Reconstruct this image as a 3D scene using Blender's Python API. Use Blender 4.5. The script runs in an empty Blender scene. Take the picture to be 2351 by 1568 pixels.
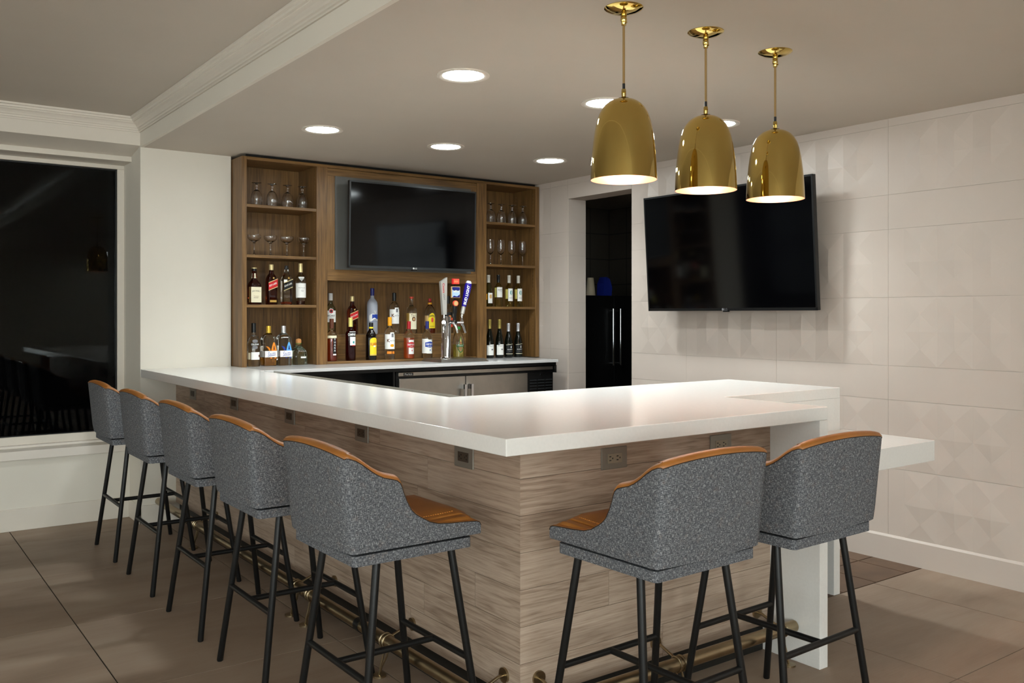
import bpy, math, random
from math import sin, cos, pi, radians
from mathutils import Vector, Matrix
random.seed(7)
S = bpy.context.scene
COL = S.collection

# ------------------------------------------------------------------ camera, world, exposure
F_PX, HORIZON, YAW, EYE = 2065.0, 721.2, radians(53.78), 1.45
cam_d = bpy.data.cameras.new('camera')
cam_d.sensor_width = 36.0
cam_d.lens = F_PX / 2351.0 * 36.0
cam_d.shift_y = -(784.0 - HORIZON) / 2351.0
cam_d.clip_start = 0.05
cam = bpy.data.objects.new('camera', cam_d)
cam.location = (0, 0, EYE)
cam.rotation_euler = (pi / 2, 0, YAW - pi / 2)
COL.objects.link(cam)
S.camera = cam
w = bpy.data.worlds.new('night')
w.use_nodes = True
w.node_tree.nodes['Background'].inputs[0].default_value = (0.0006, 0.0006, 0.0007, 1)
w.node_tree.nodes['Background'].inputs[1].default_value = 1.0
S.world = w
S.view_settings.view_transform = 'Standard'
S.view_settings.look = 'None'
S.view_settings.gamma = 1.0
S.view_settings.use_curve_mapping = False
S.view_settings.exposure = 0.06
BAR_SPOT = 96       # watts of the downward beam of each recessed light over the bar
BAR_LIGHT = 72      # radiance of the recessed lights over the bar
PANEL_FILL = 9.5     # radiance of the unseen ceiling panels added to fill the bar front
LEFT_FILL = 2.9    # radiance of the glowing panes added on the left wall as fill
FRONT_FILL = 11.5     # radiance of the glowing panes added on the front wall as fill
BULB = 110           # radiance of the pendant bulbs

# ------------------------------------------------------------------ materials
def lin(c):
    return tuple(((v / 255) / 12.92 if v / 255 <= 0.04045 else ((v / 255 + 0.055) / 1.055) ** 2.4) for v in c)
def rgba(c): return (*lin(c), 1.0)

class NT:
    def __init__(s, name):
        s.m = bpy.data.materials.new(name); s.m.use_nodes = True
        s.t = s.m.node_tree; s.b = s.t.nodes['Principled BSDF']
    def n(s, kind, ins=None, **props):
        nd = s.t.nodes.new('ShaderNode' + kind)
        for k, v in props.items(): setattr(nd, k, v)
        for k, v in (ins or {}).items(): s.put(nd, k, v)
        return nd
    def put(s, nd, k, v):
        if isinstance(v, bpy.types.NodeSocket): s.t.links.new(v, nd.inputs[k])
        elif isinstance(v, bpy.types.Node): s.t.links.new(v.outputs[0], nd.inputs[k])
        else: nd.inputs[k].default_value = v
    def math(s, op, a, b=0.0):
        return s.n('Math', {0: a, 1: b}, operation=op).outputs[0]
    def vmath(s, op, a, b):
        return s.n('VectorMath', {0: a, 1: b}, operation=op).outputs[0]
    def ramp(s, fac, stops):
        r = s.n('ValToRGB', {0: fac}); e = r.color_ramp.elements
        while len(e) < len(stops): e.new(0.5)
        for el, (p, c) in zip(e, stops): el.position = p; el.color = rgba(c)
        return r.outputs[0]
    def mix(s, fac, a, b, mode='MIX'):
        x = s.n('MixRGB', {0: fac, 1: a, 2: b}, blend_type=mode); return x.outputs[0]
    def bump(s, h, strength, dist=0.01):
        s.put(s.b, 'Normal', s.n('Bump', {'Height': h, 'Strength': strength, 'Distance': dist}).outputs[0])

M = {}
def mat(name, c, rough=0.5, metal=0.0, spec=0.5, coat=0.0, trans=0.0, ior=1.45, emit=None, estr=0.0, var=0.0, vscale=6.0):
    q = NT(name); b = q.b
    b.inputs['Base Color'].default_value = rgba(c)
    b.inputs['Roughness'].default_value = rough
    b.inputs['Metallic'].default_value = metal
    b.inputs['Specular IOR Level'].default_value = spec
    b.inputs['Coat Weight'].default_value = coat
    b.inputs['Transmission Weight'].default_value = trans
    b.inputs['IOR'].default_value = ior
    if emit:
        b.inputs['Emission Color'].default_value = rgba(emit); b.inputs['Emission Strength'].default_value = estr
    if var:
        tc = q.n('TexCoord'); nz = q.n('TexNoise', {'Vector': tc.outputs['Object'], 'Scale': vscale, 'Detail': 5.0, 'Roughness': 0.6})
        dk = tuple(max(0, v * (1 - var)) for v in c)
        q.put(b, 'Base Color', q.ramp(nz.outputs[0], [(0.3, dk), (0.7, c)]))
    M[name] = q.m
    return q.m

mat('wall_paint', (226, 219, 206), 0.6, var=0.015, vscale=2)
mat('ceiling_paint', (198, 188, 175), 0.75, var=0.02, vscale=1.5)
mat('trim_paint', (222, 213, 200), 0.4, var=0.01)
mat('sill_paint', (228, 219, 208), 0.35)
mat('wall_tile', (202, 189, 178), 0.42, var=0.02, vscale=3)
mat('grout', (178, 166, 154), 0.9)
mat('black_metal', (15, 15, 15), 0.42, spec=0.45)
mat('steel', (190, 186, 178), 0.28, 1.0, var=0.06, vscale=30)
mat('fridge_steel', (185, 178, 168), 0.36, 1.0, var=0.08, vscale=8)
mat('chrome', (228, 228, 230), 0.06, 1.0)
mat('rail_nickel', (172, 154, 124), 0.3, 1.0, var=0.12, vscale=14)
mat('brass', (208, 182, 108), 0.045, 1.0)
mat('brass_cord', (150, 118, 70), 0.55)
mat('copper_inside', (250, 204, 184), 0.4, 1.0)
mat('black_plastic', (12, 12, 13), 0.35)
mat('screen', (2, 2, 3), 0.08, spec=0.35)
mat('tv_bezel', (44, 46, 47), 0.3)
mat('tv_plate', (92, 90, 86), 0.35, var=0.05)
mat('dark_base', (26, 24, 20), 0.55)
mat('outlet_plate', (140, 134, 124), 0.4, 0.3)
mat('outlet_face', (150, 138, 120), 0.45)
mat('outlet_dark', (74, 64, 54), 0.45)
mat('white_print', (240, 238, 234), 0.5)
mat('cream_paper', (238, 228, 196), 0.6)
mat('white_paper', (240, 238, 232), 0.55)
mat('red_ink', (196, 26, 28), 0.5)
mat('black_ink', (16, 15, 15), 0.5)
mat('grey_ink', (120, 118, 120), 0.5)
mat('gold_foil', (212, 172, 92), 0.35, 0.6)
mat('blue_ink', (28, 62, 160), 0.5)
mat('teal_ink', (52, 150, 150), 0.5)
mat('green_ink', (40, 140, 60), 0.5)
mat('orange_ink', (238, 138, 34), 0.5)
mat('yellow_ink', (242, 212, 40), 0.5)
mat('lightblue_ink', (96, 170, 232), 0.5)
mat('violet_ink', (110, 112, 180), 0.5)
mat('brown_ink', (96, 50, 30), 0.5)
mat('tan_ink', (208, 170, 112), 0.5)
mat('orange_cap', (246, 166, 20), 0.4)
mat('cork', (214, 146, 84), 0.7, var=0.15, vscale=60)
mat('silver_cap', (214, 212, 214), 0.3, 0.7)
mat('gold_cap', (232, 188, 70), 0.3, 0.5)
mat('pale_gold_cap', (226, 206, 150), 0.35, 0.4)
mat('yellow_foil', (228, 214, 120), 0.4, 0.2)
mat('olive_gold_foil', (176, 156, 84), 0.35, 0.6)
mat('grey_foil', (206, 200, 188), 0.4, 0.2)
mat('navy_cap', (26, 34, 110), 0.35)
mat('red_cap', (176, 24, 34), 0.35)
mat('red_orange_cap', (226, 84, 60), 0.5)
mat('white_cap', (230, 230, 228), 0.35)
mat('dark_cap', (18, 18, 18), 0.35)
mat('purple_handle', (40, 26, 140), 0.25)
mat('silver_handle', (186, 182, 174), 0.35, 0.3)
mat('sky_ink', (170, 196, 220), 0.5)
mat('glass', (255, 255, 255), 0.0, trans=1.0, ior=1.52)
mat('window_glass', (200, 204, 200), 0.0, trans=1.0, ior=1.22)
mat('clear_spirit', (246, 248, 244), 0.0, trans=1.0, ior=1.38)
mat('frosted_glass', (190, 194, 206), 0.5, trans=0.35, ior=1.4)
mat('green_glass', (212, 230, 210), 0.02, trans=1.0, ior=1.4)
mat('whiskey_glass', (96, 30, 8), 0.02, trans=0.9, ior=1.36)
mat('amber_glass', (206, 138, 30), 0.05, trans=0.7, ior=1.36)
mat('ruby_glass', (70, 6, 6), 0.03, trans=0.85, ior=1.36)
mat('amaretto_glass', (170, 58, 16), 0.05, trans=0.6, ior=1.36)
mat('coffee_glass', (14, 6, 4), 0.04, trans=0.2, ior=1.45)
mat('pink_liquid', (216, 92, 34), 0.1, trans=0.35, ior=1.36)
mat('pale_wine', (232, 224, 150), 0.02, trans=1.0, ior=1.36)
mat('chardonnay_glass', (120, 104, 40), 0.02, trans=0.92, ior=1.36)
mat('dark_wine_glass', (12, 15, 8), 0.05, trans=0.25, ior=1.45)
mat('light_tequila', (222, 206, 90), 0.05, trans=0.7, ior=1.36)
mat('lens', (255, 255, 255), 0.5, emit=(243, 253, 255), estr=BAR_LIGHT)
mat('fill_panel_lens', (255, 255, 255), 0.5, emit=(240, 253, 255), estr=PANEL_FILL)
mat('left_fill_pane', (255, 255, 255), 0.5, emit=(238, 252, 255), estr=LEFT_FILL)
mat('front_fill_pane', (255, 255, 255), 0.5, emit=(238, 252, 255), estr=FRONT_FILL)
mat('bulb', (255, 255, 255), 0.5, emit=(255, 238, 218), estr=BULB)
mat('kitchen_fill_lens', (255, 255, 255), 0.5, emit=(255, 240, 214), estr=1.1)
mat('blue_rubber', (20, 40, 140), 0.6)
mat('cream_cups', (222, 206, 176), 0.6)

def quartz():
    q = NT('quartz'); tc = q.n('TexCoord')
    a = q.n('TexNoise', {'Vector': tc.outputs['Object'], 'Scale': 90.0, 'Detail': 3.0})
    c = q.ramp(a.outputs[0], [(0.35, (228, 225, 220)), (0.65, (231, 228, 223))])
    q.put(q.b, 'Base Color', c); q.b.inputs['Roughness'].default_value = 0.16
    M['quartz'] = q.m
    q = NT('grey_quartz'); q.b.inputs['Base Color'].default_value = rgba((206, 204, 202)); q.b.inputs['Roughness'].default_value = 0.14
    M['grey_quartz'] = q.m
quartz()

def wood(name, dark, mid, light, rough, along, across, fine, contrast=0.55):
    q = NT(name)
    uv = q.n('UVMap'); geo = q.n('NewGeometry')
    rnd = geo.outputs['Random Per Island']
    off = q.vmath('SCALE', (37.0, 19.0, 11.0), (0, 0, 0)); nd = off.node; q.put(nd, 'Scale', rnd)
    v = q.vmath('ADD', uv.outputs[0], off)
    p1 = q.vmath('MULTIPLY', v, (along, across, 1.0))
    warp = q.n('TexNoise', {'Vector': p1, 'Scale': 1.0, 'Detail': 4.0, 'Roughness': 0.55, 'Distortion': 0.3})
    rings = q.math('FRACT', q.math('MULTIPLY', warp.outputs[0], 7.0))
    tri = q.math('ABSOLUTE', q.math('SUBTRACT', rings, 0.5))
    p2 = q.vmath('MULTIPLY', v, (fine * 0.035, fine, 1.0))
    st = q.n('TexNoise', {'Vector': p2, 'Scale': 1.0, 'Detail': 3.0, 'Roughness': 0.6})
    f = q.math('ADD', q.math('MULTIPLY', tri, contrast), q.math('MULTIPLY', st.outputs[0], 0.75))
    f = q.math('ADD', f, q.math('MULTIPLY', q.math('SUBTRACT', rnd, 0.5), 0.16))
    c = q.ramp(f, [(0.22, dark), (0.48, mid), (0.78, light)])
    q.put(q.b, 'Base Color', c); q.b.inputs['Roughness'].default_value = rough
    q.bump(f, 0.12, 0.002)
    M[name] = q.m
wood('walnut', (80, 55, 27), (124, 90, 49), (148, 112, 66), 0.42, 0.5, 7.0, 120.0, 0.3)
wood('oak_plank', (134, 112, 95), (172, 150, 131), (190, 170, 152), 0.5, 1.0, 13.0, 210.0, 0.42)

def fabric():
    q = NT('tweed'); uv = q.n('UVMap').outputs[0]
    wa = q.n('TexNoise', {'Vector': q.vmath('MULTIPLY', uv, (640.0, 85.0, 1.0)), 'Scale': 1.0, 'Detail': 2.0, 'Roughness': 0.7})
    we = q.n('TexNoise', {'Vector': q.vmath('MULTIPLY', uv, (85.0, 640.0, 1.0)), 'Scale': 1.0, 'Detail': 2.0, 'Roughness': 0.7})
    f = q.math('MAXIMUM', wa.outputs[0], we.outputs[0])
    c = q.ramp(f, [(0.45, (64, 65, 69)), (0.57, (96, 97, 101)), (0.67, (172, 173, 174)), (0.8, (218, 216, 212))])
    pa = q.n('TexNoise', {'Vector': q.vmath('MULTIPLY', uv, (26.0, 26.0, 1.0)), 'Scale': 1.0, 'Detail': 4.0, 'Roughness': 0.75})
    k = q.ramp(pa.outputs[0], [(0.56, (0, 0, 0)), (0.72, (150, 150, 150))])
    c = q.mix(k, c, q.ramp(f, [(0.45, (70, 62, 60)), (0.6, (150, 124, 108)), (0.75, (214, 196, 180))]))
    q.put(q.b, 'Base Color', c); q.b.inputs['Roughness'].default_value = 0.95
    q.b.inputs['Specular IOR Level'].default_value = 0.15
    q.bump(f, 0.5, 0.002)
    M['tweed'] = q.m
fabric()

def leather():
    q = NT('tan_leather'); tc = q.n('TexCoord')
    v = q.n('TexVoronoi', {'Vector': tc.outputs['Object'], 'Scale': 260.0})
    nz = q.n('TexNoise', {'Vector': tc.outputs['Object'], 'Scale': 9.0, 'Detail': 4.0})
    q.put(q.b, 'Base Color', q.ramp(nz.outputs[0], [(0.3, (146, 90, 34)), (0.7, (164, 104, 44))]))
    q.b.inputs['Roughness'].default_value = 0.42
    q.bump(v.outputs[0], 0.12, 0.001)
    M['tan_leather'] = q.m
leather()
mat('thread', (226, 150, 60), 0.6)
mat('piping', (46, 32, 20), 0.6)

def floor_mats():
    q = NT('floor_tile'); tc = q.n('TexCoord'); geo = q.n('NewGeometry')
    r = q.n('VectorMath', {0: (13.0, 7.0, 3.0)}, operation='SCALE'); q.put(r, 'Scale', geo.outputs['Random Per Island'])
    v = q.vmath('ADD', tc.outputs['Object'], r.outputs[0])
    a = q.n('TexNoise', {'Vector': q.vmath('MULTIPLY', v, (1.1, 4.0, 1.0)), 'Scale': 1.0, 'Detail': 6.0, 'Roughness': 0.62, 'Distortion': 0.4})
    b = q.n('TexNoise', {'Vector': q.vmath('MULTIPLY', v, (6.0, 260.0, 1.0)), 'Scale': 1.0, 'Detail': 1.0})
    f = q.math('ADD', q.math('MULTIPLY', a.outputs[0], 0.85), q.math('MULTIPLY', b.outputs[0], 0.15))
    q.put(q.b, 'Base Color', q.ramp(f, [(0.3, (136, 115, 98)), (0.5, (152, 131, 113)), (0.72, (162, 144, 126))]))
    q.b.inputs['Roughness'].default_value = 0.52
    q.b.inputs['Specular IOR Level'].default_value = 0.35
    M['floor_tile'] = q.m
    mat('floor_grout', (48, 40, 33), 0.9)
    mat('quarry_tile', (112, 86, 66), 0.55, var=0.2, vscale=5)
    mat('quarry_grout', (70, 56, 44), 0.9)
floor_mats()
def dark_tiles():
    q = NT('dark_tile'); tc = q.n('TexCoord')
    sp = q.n('SeparateXYZ', {0: tc.outputs['Object']})
    cb = q.n('CombineXYZ', {0: q.math('ADD', sp.outputs[0], sp.outputs[1]), 1: sp.outputs[2]})
    br = q.n('TexBrick', {'Vector': cb, 'Scale': 1.0, 'Mortar Size': 0.006, 'Brick Width': 0.3, 'Row Height': 0.3, 'Color1': rgba((118, 110, 98)), 'Color2': rgba((122, 114, 102)), 'Mortar': rgba((84, 78, 70))}, offset=0.0)
    q.put(q.b, 'Base Color', br.outputs[0]); q.b.inputs['Roughness'].default_value = 0.5
    M['dark_tile'] = q.m
dark_tiles()

# ------------------------------------------------------------------ mesh builder
class MB:
    def __init__(s): s.v = []; s.f = []; s.uv = []; s.mi = []; s.smooth = []; s.mats = []
    def face(s, pts, uvs=None, m=0, smooth=False):
        i = len(s.v); s.v += [tuple(p) for p in pts]; s.f.append(list(range(i, i + len(pts))))
        s.uv.append(uvs or [(0, 0)] * len(pts)); s.mi.append(m); s.smooth.append(smooth)
    def box(s, x0, x1, y0, y1, z0, z1, m=0, grain=None):
        d = (x1 - x0, y1 - y0, z1 - z0)
        g = grain if grain is not None else max(range(3), key=lambda k: abs(d[k]))
        i = len(s.v)
        s.v += [(x, y, z) for z in (z0, z1) for y in (y0, y1) for x in (x0, x1)]
        for q, nax in (((0, 2, 3, 1), 2), ((4, 5, 7, 6), 2), ((0, 1, 5, 4), 1), ((2, 6, 7, 3), 1), ((0, 4, 6, 2), 0), ((1, 3, 7, 5), 0)):
            ax = [a for a in range(3) if a != nax]
            ua = g if g in ax else ax[0]
            va = [a for a in ax if a != ua][0]
            s.f.append([i + k for k in q]); s.uv.append([(s.v[i + k][ua], s.v[i + k][va]) for k in q]); s.mi.append(m); s.smooth.append(False)
        return s
    def rbox(s, x0, x1, y0, y1, z0, z1, r, m=0, n=4, top=0.0):
        # box with rounded vertical corners, uv = perimeter length
        pts = rrect(x0, x1, y0, y1, r, n)
        L = [0.0]
        for a, b in zip(pts, pts[1:] + pts[:1]): L.append(L[-1] + math.dist(a, b))
        N = len(pts)
        for k in range(N):
            a, b = pts[k], pts[(k + 1) % N]
            s.face([(*a, z0), (*b, z0), (*b, z1), (*a, z1)], [(L[k], z0), (L[k + 1], z0), (L[k + 1], z1), (L[k], z1)], m, True)
        s.face([(*p, z1) for p in pts], [p for p in pts], m); s.face([(*p, z0) for p in reversed(pts)], [p for p in reversed(pts)], m)
        return s
    def lathe(s, prof, n=28, c=(0, 0, 0), m=0, sq=0.0, smooth=True, cap=True):
        i0 = len(s.v)
        for r, z in prof:
            for k in range(n):
                a = 2 * pi * k / n; e = 1.0
                if sq:
                    a += pi / n if n % 8 else 0
                    e = 1.0 / (abs(cos(a)) ** sq + abs(sin(a)) ** sq) ** (1.0 / sq)
                s.v.append((c[0] + r * e * cos(a), c[1] + r * e * sin(a), c[2] + z))
        for j in range(len(prof) - 1):
            for k in range(n):
                a = i0 + j * n + k; b = i0 + j * n + (k + 1) % n
                s.f.append([a, b, b + n, a + n]); s.uv.append([(k / n, j), ((k + 1) / n, j), ((k + 1) / n, j + 1), (k / n, j + 1)]); s.mi.append(m); s.smooth.append(smooth)
        if cap:
            for j, rev in ((0, True), (len(prof) - 1, False)):
                if prof[j][0] > 1e-5:
                    q = [i0 + j * n + k for k in range(n)]
                    if rev: q.reverse()
                    s.f.append(q); s.uv.append([(0, 0)] * n); s.mi.append(m); s.smooth.append(False)
        return s
    def tube(s, pts, r, n=12, m=0, caps=True):
        pts = [Vector(p) for p in pts]; rings = []
        up = None
        for k, p in enumerate(pts):
            d = (pts[min(k + 1, len(pts) - 1)] - pts[max(k - 1, 0)]).normalized()
            if up is None:
                up = Vector((0, 0, 1)) if abs(d.z) < 0.9 else Vector((1, 0, 0))
            a = d.cross(up).normalized(); b = a.cross(d).normalized(); up = b
            rr = r[k] if isinstance(r, (list, tuple)) else r
            i = len(s.v)
            s.v += [tuple(p + (a * cos(2 * pi * q / n) + b * sin(2 * pi * q / n)) * rr) for q in range(n)]
            rings.append(i)
        for i, j in zip(rings, rings[1:]):
            for q in range(n):
                s.f.append([i + q, j + q, j + (q + 1) % n, i + (q + 1) % n]); s.uv.append([(0, 0)] * 4); s.mi.append(m); s.smooth.append(True)
        if caps:
            s.f.append([rings[0] + q for q in range(n)]); s.uv.append([(0, 0)] * n); s.mi.append(m); s.smooth.append(False)
            s.f.append([rings[-1] + q for q in reversed(range(n))]); s.uv.append([(0, 0)] * n); s.mi.append(m); s.smooth.append(False)
        return s
    def disc(s, c, axis, r, t, n=20, m=0):
        c = Vector(c); a = Vector(axis).normalized(); return s.tube([c, c + a * t], r, n, m)
    def prism(s, poly, y0, y1, m=0):      # polygon in x,z extruded along y
        n = len(poly)
        s.face([(x, y0, z) for x, z in poly], [(x, z) for x, z in poly], m)
        s.face([(x, y1, z) for x, z in reversed(poly)], [(x, z) for x, z in reversed(poly)], m)
        for k in range(n):
            a, b = poly[k], poly[(k + 1) % n]
            s.face([(b[0], y0, b[1]), (a[0], y0, a[1]), (a[0], y1, a[1]), (b[0], y1, b[1])], None, m)
        return s
    def xf(s, mtx):
        s.v = [tuple(mtx @ Vector(p)) for p in s.v]; return s
    def off(s, d):
        s.v = [(p[0] + d[0], p[1] + d[1], p[2] + d[2]) for p in s.v]; return s

def rrect(x0, x1, y0, y1, r, n=4):
    pts = []
    for cx, cy, a0 in ((x1 - r, y1 - r, 0), (x0 + r, y1 - r, pi / 2), (x0 + r, y0 + r, pi), (x1 - r, y0 + r, 3 * pi / 2)):
        for k in range(n + 1):
            a = a0 + pi / 2 * k / n; pts.append((cx + r * cos(a), cy + r * sin(a)))
    return pts

ORG = {}
def obj(name, mb, m, parent=None, loc=None, bevel=0.0, fix=True, sharp=40):
    me = bpy.data.meshes.new(name)
    off = Vector((0, 0, 0))
    if parent is not None: off = ORG[parent.name]
    elif loc is not None: off = Vector(loc)
    me.from_pydata([tuple(Vector(p) - off) for p in mb.v], [], mb.f)
    ul = me.uv_layers.new(name='UVMap')
    k = 0
    for f in mb.uv:
        for u in f: ul.data[k].uv = u; k += 1
    ms = m if isinstance(m, (list, tuple)) else [m]
    for x in ms: me.materials.append(M[x])
    me.polygons.foreach_set('material_index', mb.mi)
    me.polygons.foreach_set('use_smooth', mb.smooth)
    me.validate(); me.update()
    if any(mb.smooth): me.set_sharp_from_angle(angle=radians(sharp))
    o = bpy.data.objects.new(name, me); COL.objects.link(o)
    if parent is not None: o.parent = parent
    elif loc is not None: o.location = loc
    ORG[o.name] = off
    if bevel:
        b = o.modifiers.new('bevel', 'BEVEL'); b.width = bevel; b.segments = 2; b.limit_method = 'ANGLE'; b.angle_limit = radians(35)
    return o
def tag(o, label, cat, group=None):
    o['label'] = label; o['category'] = cat
    if group: o['group'] = group
    return o
def thing(name, label, cat, loc, group=None):
    o = bpy.data.objects.new(name, None); COL.objects.link(o); o.location = loc; o.empty_display_size = 0.1
    ORG[o.name] = Vector(loc)
    return tag(o, label, cat, group)
def struct(name, mb, m, parent=None, **k):
    o = obj(name, mb, m, parent, **k)
    if parent is None: o['kind'] = 'structure'
    return o
def copy_tree(o, parent=None):
    c = o.copy(); COL.objects.link(c)
    if parent is not None: c.parent = parent
    ORG[c.name] = ORG.get(o.name, Vector())
    for ch in list(o.children): copy_tree(ch, c)
    return c

def text_polys(s, size=1.0, bold=0.0, shear=0.0):
    cu = bpy.data.curves.new('t', 'FONT'); cu.body = s; cu.size = 1.0; cu.resolution_u = 2; cu.offset = bold; cu.shear = shear
    cu.align_x = 'CENTER'; cu.align_y = 'CENTER'
    o = bpy.data.objects.new('t', cu); COL.objects.link(o)
    dg = bpy.context.evaluated_depsgraph_get(); dg.update()
    me = bpy.data.meshes.new_from_object(o.evaluated_get(dg))
    vs = [v.co.copy() for v in me.vertices]; fs = [list(p.vertices) for p in me.polygons]
    bpy.data.objects.remove(o); bpy.data.curves.remove(cu); bpy.data.meshes.remove(me)
    x0 = min(v.x for v in vs); x1 = max(v.x for v in vs); y0 = min(v.y for v in vs); y1 = max(v.y for v in vs)
    out = [((v.x - (x0 + x1) / 2), (v.y - (y0 + y1) / 2)) for v in vs]
    return out, fs, x1 - x0, y1 - y0
def text_mb(s, surf, u, v, width=None, height=None, bold=0.0, shear=0.0, rot=0.0, slope=0.0, arc=0.0, m=0):
    """text mapped on a surface function surf(u, v) -> point"""
    vs, fs, W, H = text_polys(s, 1.0, bold, shear)
    sx = width / W if width else height / H
    sy = height / H if height else sx
    mb = MB()
    for x, y in vs:
        x *= sx; y *= sy
        if rot: x, y = x * cos(rot) - y * sin(rot), x * sin(rot) + y * cos(rot)
        y += slope * x - arc * x * x
        mb.v.append(tuple(surf(u + x, v + y)))
    mb.f = fs; mb.uv = [[(0, 0)] * len(f) for f in fs]; mb.mi = [m] * len(fs); mb.smooth = [False] * len(fs)
    return mb
def join(*ms):
    r = MB()
    for q in ms:
        k = len(r.v); r.v += q.v; r.f += [[i + k for i in f] for f in q.f]; r.uv += q.uv; r.mi += q.mi; r.smooth += q.smooth
    return r

# ------------------------------------------------------------------ setting: room shell
CEIL, HIGH, XW, YB = 2.603, 2.79, 4.93, 6.52        # bar ceiling, room ceiling, right wall, back wall
XS = 1.598                                         # face of the dropped ceiling
XL, YF = -5.6, -5.2                                # far sides of the room behind the viewpoint
fl = MB(); fl.box(XL, XW + 0.2, YF, 7.1, -0.06, -0.004, 1)
gx = [0.8395 + 0.8995 * k for k in range(-8, 7)]; gy = [1.838 + 0.919 * k for k in range(-8, 8)]
for i in range(len(gx) - 1):
    for j in range(len(gy) - 1):
        x0, x1, y0, y1 = gx[i] + 0.003, gx[i + 1] - 0.003, gy[j] + 0.0019, gy[j + 1] - 0.0019
        if x0 >= 2.6 and y0 > 2.7: continue
        x0, x1 = max(x0, XL), min(x1, XW); y0, y1 = max(y0, YF), min(y1, 7.05)
        if x1 - x0 < 0.01 or y1 - y0 < 0.01: continue
        fl.box(x0, x1, y0, y1, -0.004, 0.0, 0)
struct('floor', fl, ['floor_tile', 'floor_grout'])
qf = MB()
qf.box(2.64, 8.6, 2.76, 8.0, -0.02, -0.003, 1)
k = 0
x = 2.64
while x < 8.5:
    y = 2.76
    while y < 6.6:
        if x < XW or True: qf.box(x + 0.004, x + 0.30, y + 0.004, y + 0.30, -0.008, 0.0, 0)
        y += 0.304
    x += 0.304
struct('floor_bar', qf, ['quarry_tile', 'quarry_grout'])

struct('ceiling', MB().box(XL, XS, YF, 7.1, HIGH, HIGH + 0.1), 'ceiling_paint')
dc = MB().box(XS, XW + 0.22, YF, 7.1, CEIL, CEIL + 0.3)
struct('ceiling_bar', dc, 'ceiling_paint')
# crown moulding: profile swept along y on the dropped ceiling's face, and along x over the window
prof = [(0, 0), (0.012, 0.0), (0.012, 0.009), (0.019, 0.013), (0.021, 0.022), (0.029, 0.026), (0.034, 0.034), (0.046, 0.046), (0.06, 0.054), (0.06, 0.06), (0.071, 0.063), (0.073, 0.074), (0.084, 0.078), (0.085, HIGH - 2.70)]
cm = MB()
for (d0, z0), (d1, z1) in zip(prof, prof[1:]):
    cm.face([(XS - d0, YF, 2.70 + z0), (XS - d1, YF, 2.70 + z1), (XS - d1, YB - d1, 2.70 + z1), (XS - d0, YB - d0, 2.70 + z0)], None, 0)
struct('trim_1', cm, 'trim_paint')
cm = MB()
for (d0, z0), (d1, z1) in zip(prof, prof[1:]):
    cm.face([(XL, YB - d0, 2.70 + z0), (XS - d0, YB - d0, 2.70 + z0), (XS - d1, YB - d1, 2.70 + z1), (XL, YB - d1, 2.70 + z1)], None, 0)
struct('trim_2', cm, 'trim_paint')
# header over the window
hd = MB()
sec = [(YB, 2.612), (6.77, 2.569), (6.80, 2.569), (6.80, HIGH), (YB, HIGH)]
for (ya, za), (yb_, zb_) in zip(sec, sec[1:]): hd.face([(XL, ya, za), (XL, yb_, zb_), (XS, yb_, zb_), (XS, ya, za)])
hd.face([(XL, YB, HIGH), (XL, YB, 2.612), (XS, YB, 2.612), (XS, YB, HIGH)])
struct('trim_3', hd, 'trim_paint')
struct('trim_5', MB().box(XS - 0.002, XS + 0.02, YF, YB + 0.1, CEIL - 0.0005, 2.70), 'wall_paint')
struct('trim_4', MB().box(XL, XS + 0.004, 6.766, 7.05, 2.533, 2.57), 'trim_paint', bevel=0.003)
# white back wall (with the recess that takes the cabinet), its left end is the window pier
struct('wall_pier', MB().box(XS, 2.228, YB, 7.1, 0, CEIL + 0.02), 'wall_paint')
struct('wall_back', MB().box(2.228, XW + 0.22, 6.68, 7.1, 0, CEIL + 0.02), 'wall_paint')
struct('baseboard_back', MB().box(1.590, 1.86, YB - 0.013, YB, 0, 0.128).box(1.590, 1.603, YB - 0.013, 6.82, 0, 0.128), 'trim_paint', bevel=0.003)
# window wall, sill, frame, glass
struct('wall_window', MB().box(XL, 1.603, 6.82, 7.05, 0, 0.48), 'wall_paint')
struct('baseboard_window', MB().box(XL, 1.59, 6.806, 6.82, 0, 0.147), 'trim_paint', bevel=0.003)
win = MB()
win.box(-1.9, 1.603, 6.985, 7.05, 0.548, 0.607)
win.box(-1.9, 1.603, 6.985, 7.05, 2.505, 2.56)
win.box(1.553, 1.603, 6.985, 7.05, 0.607, 2.505)
win.box(-1.9, -1.84, 6.985, 7.05, 0.607, 2.505)
wo = struct('window_1', win, 'trim_paint', bevel=0.004)
struct('window_sill', MB().box(-1.9, 1.603, 6.785, 7.05, 0.475, 0.535).box(-1.9, 1.603, 6.93, 7.05, 0.535, 0.552), 'sill_paint', wo, bevel=0.003)
struct('pane', MB().box(-1.845, 1.556, 7.01, 7.018, 0.60, 2.51), 'window_glass', wo)
struct('gasket', MB().box(1.541, 1.5535, 7.0, 7.03, 0.606, 2.506).box(-1.84, 1.541, 7.0, 7.03, 2.494, 2.506).box(-1.84, 1.541, 7.0, 7.03, 0.606, 0.613), 'black_plastic', wo)
struct('wall_left', MB().box(XL - 0.1, -1.9, 6.82, 7.05, 0, HIGH).box(XL - 0.1, XL, YF, 7.05, 0, HIGH), 'wall_paint')
struct('wall_front', MB().box(XL, XW + 0.2, YF - 0.1, YF, 0, HIGH), 'wall_paint')

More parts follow.
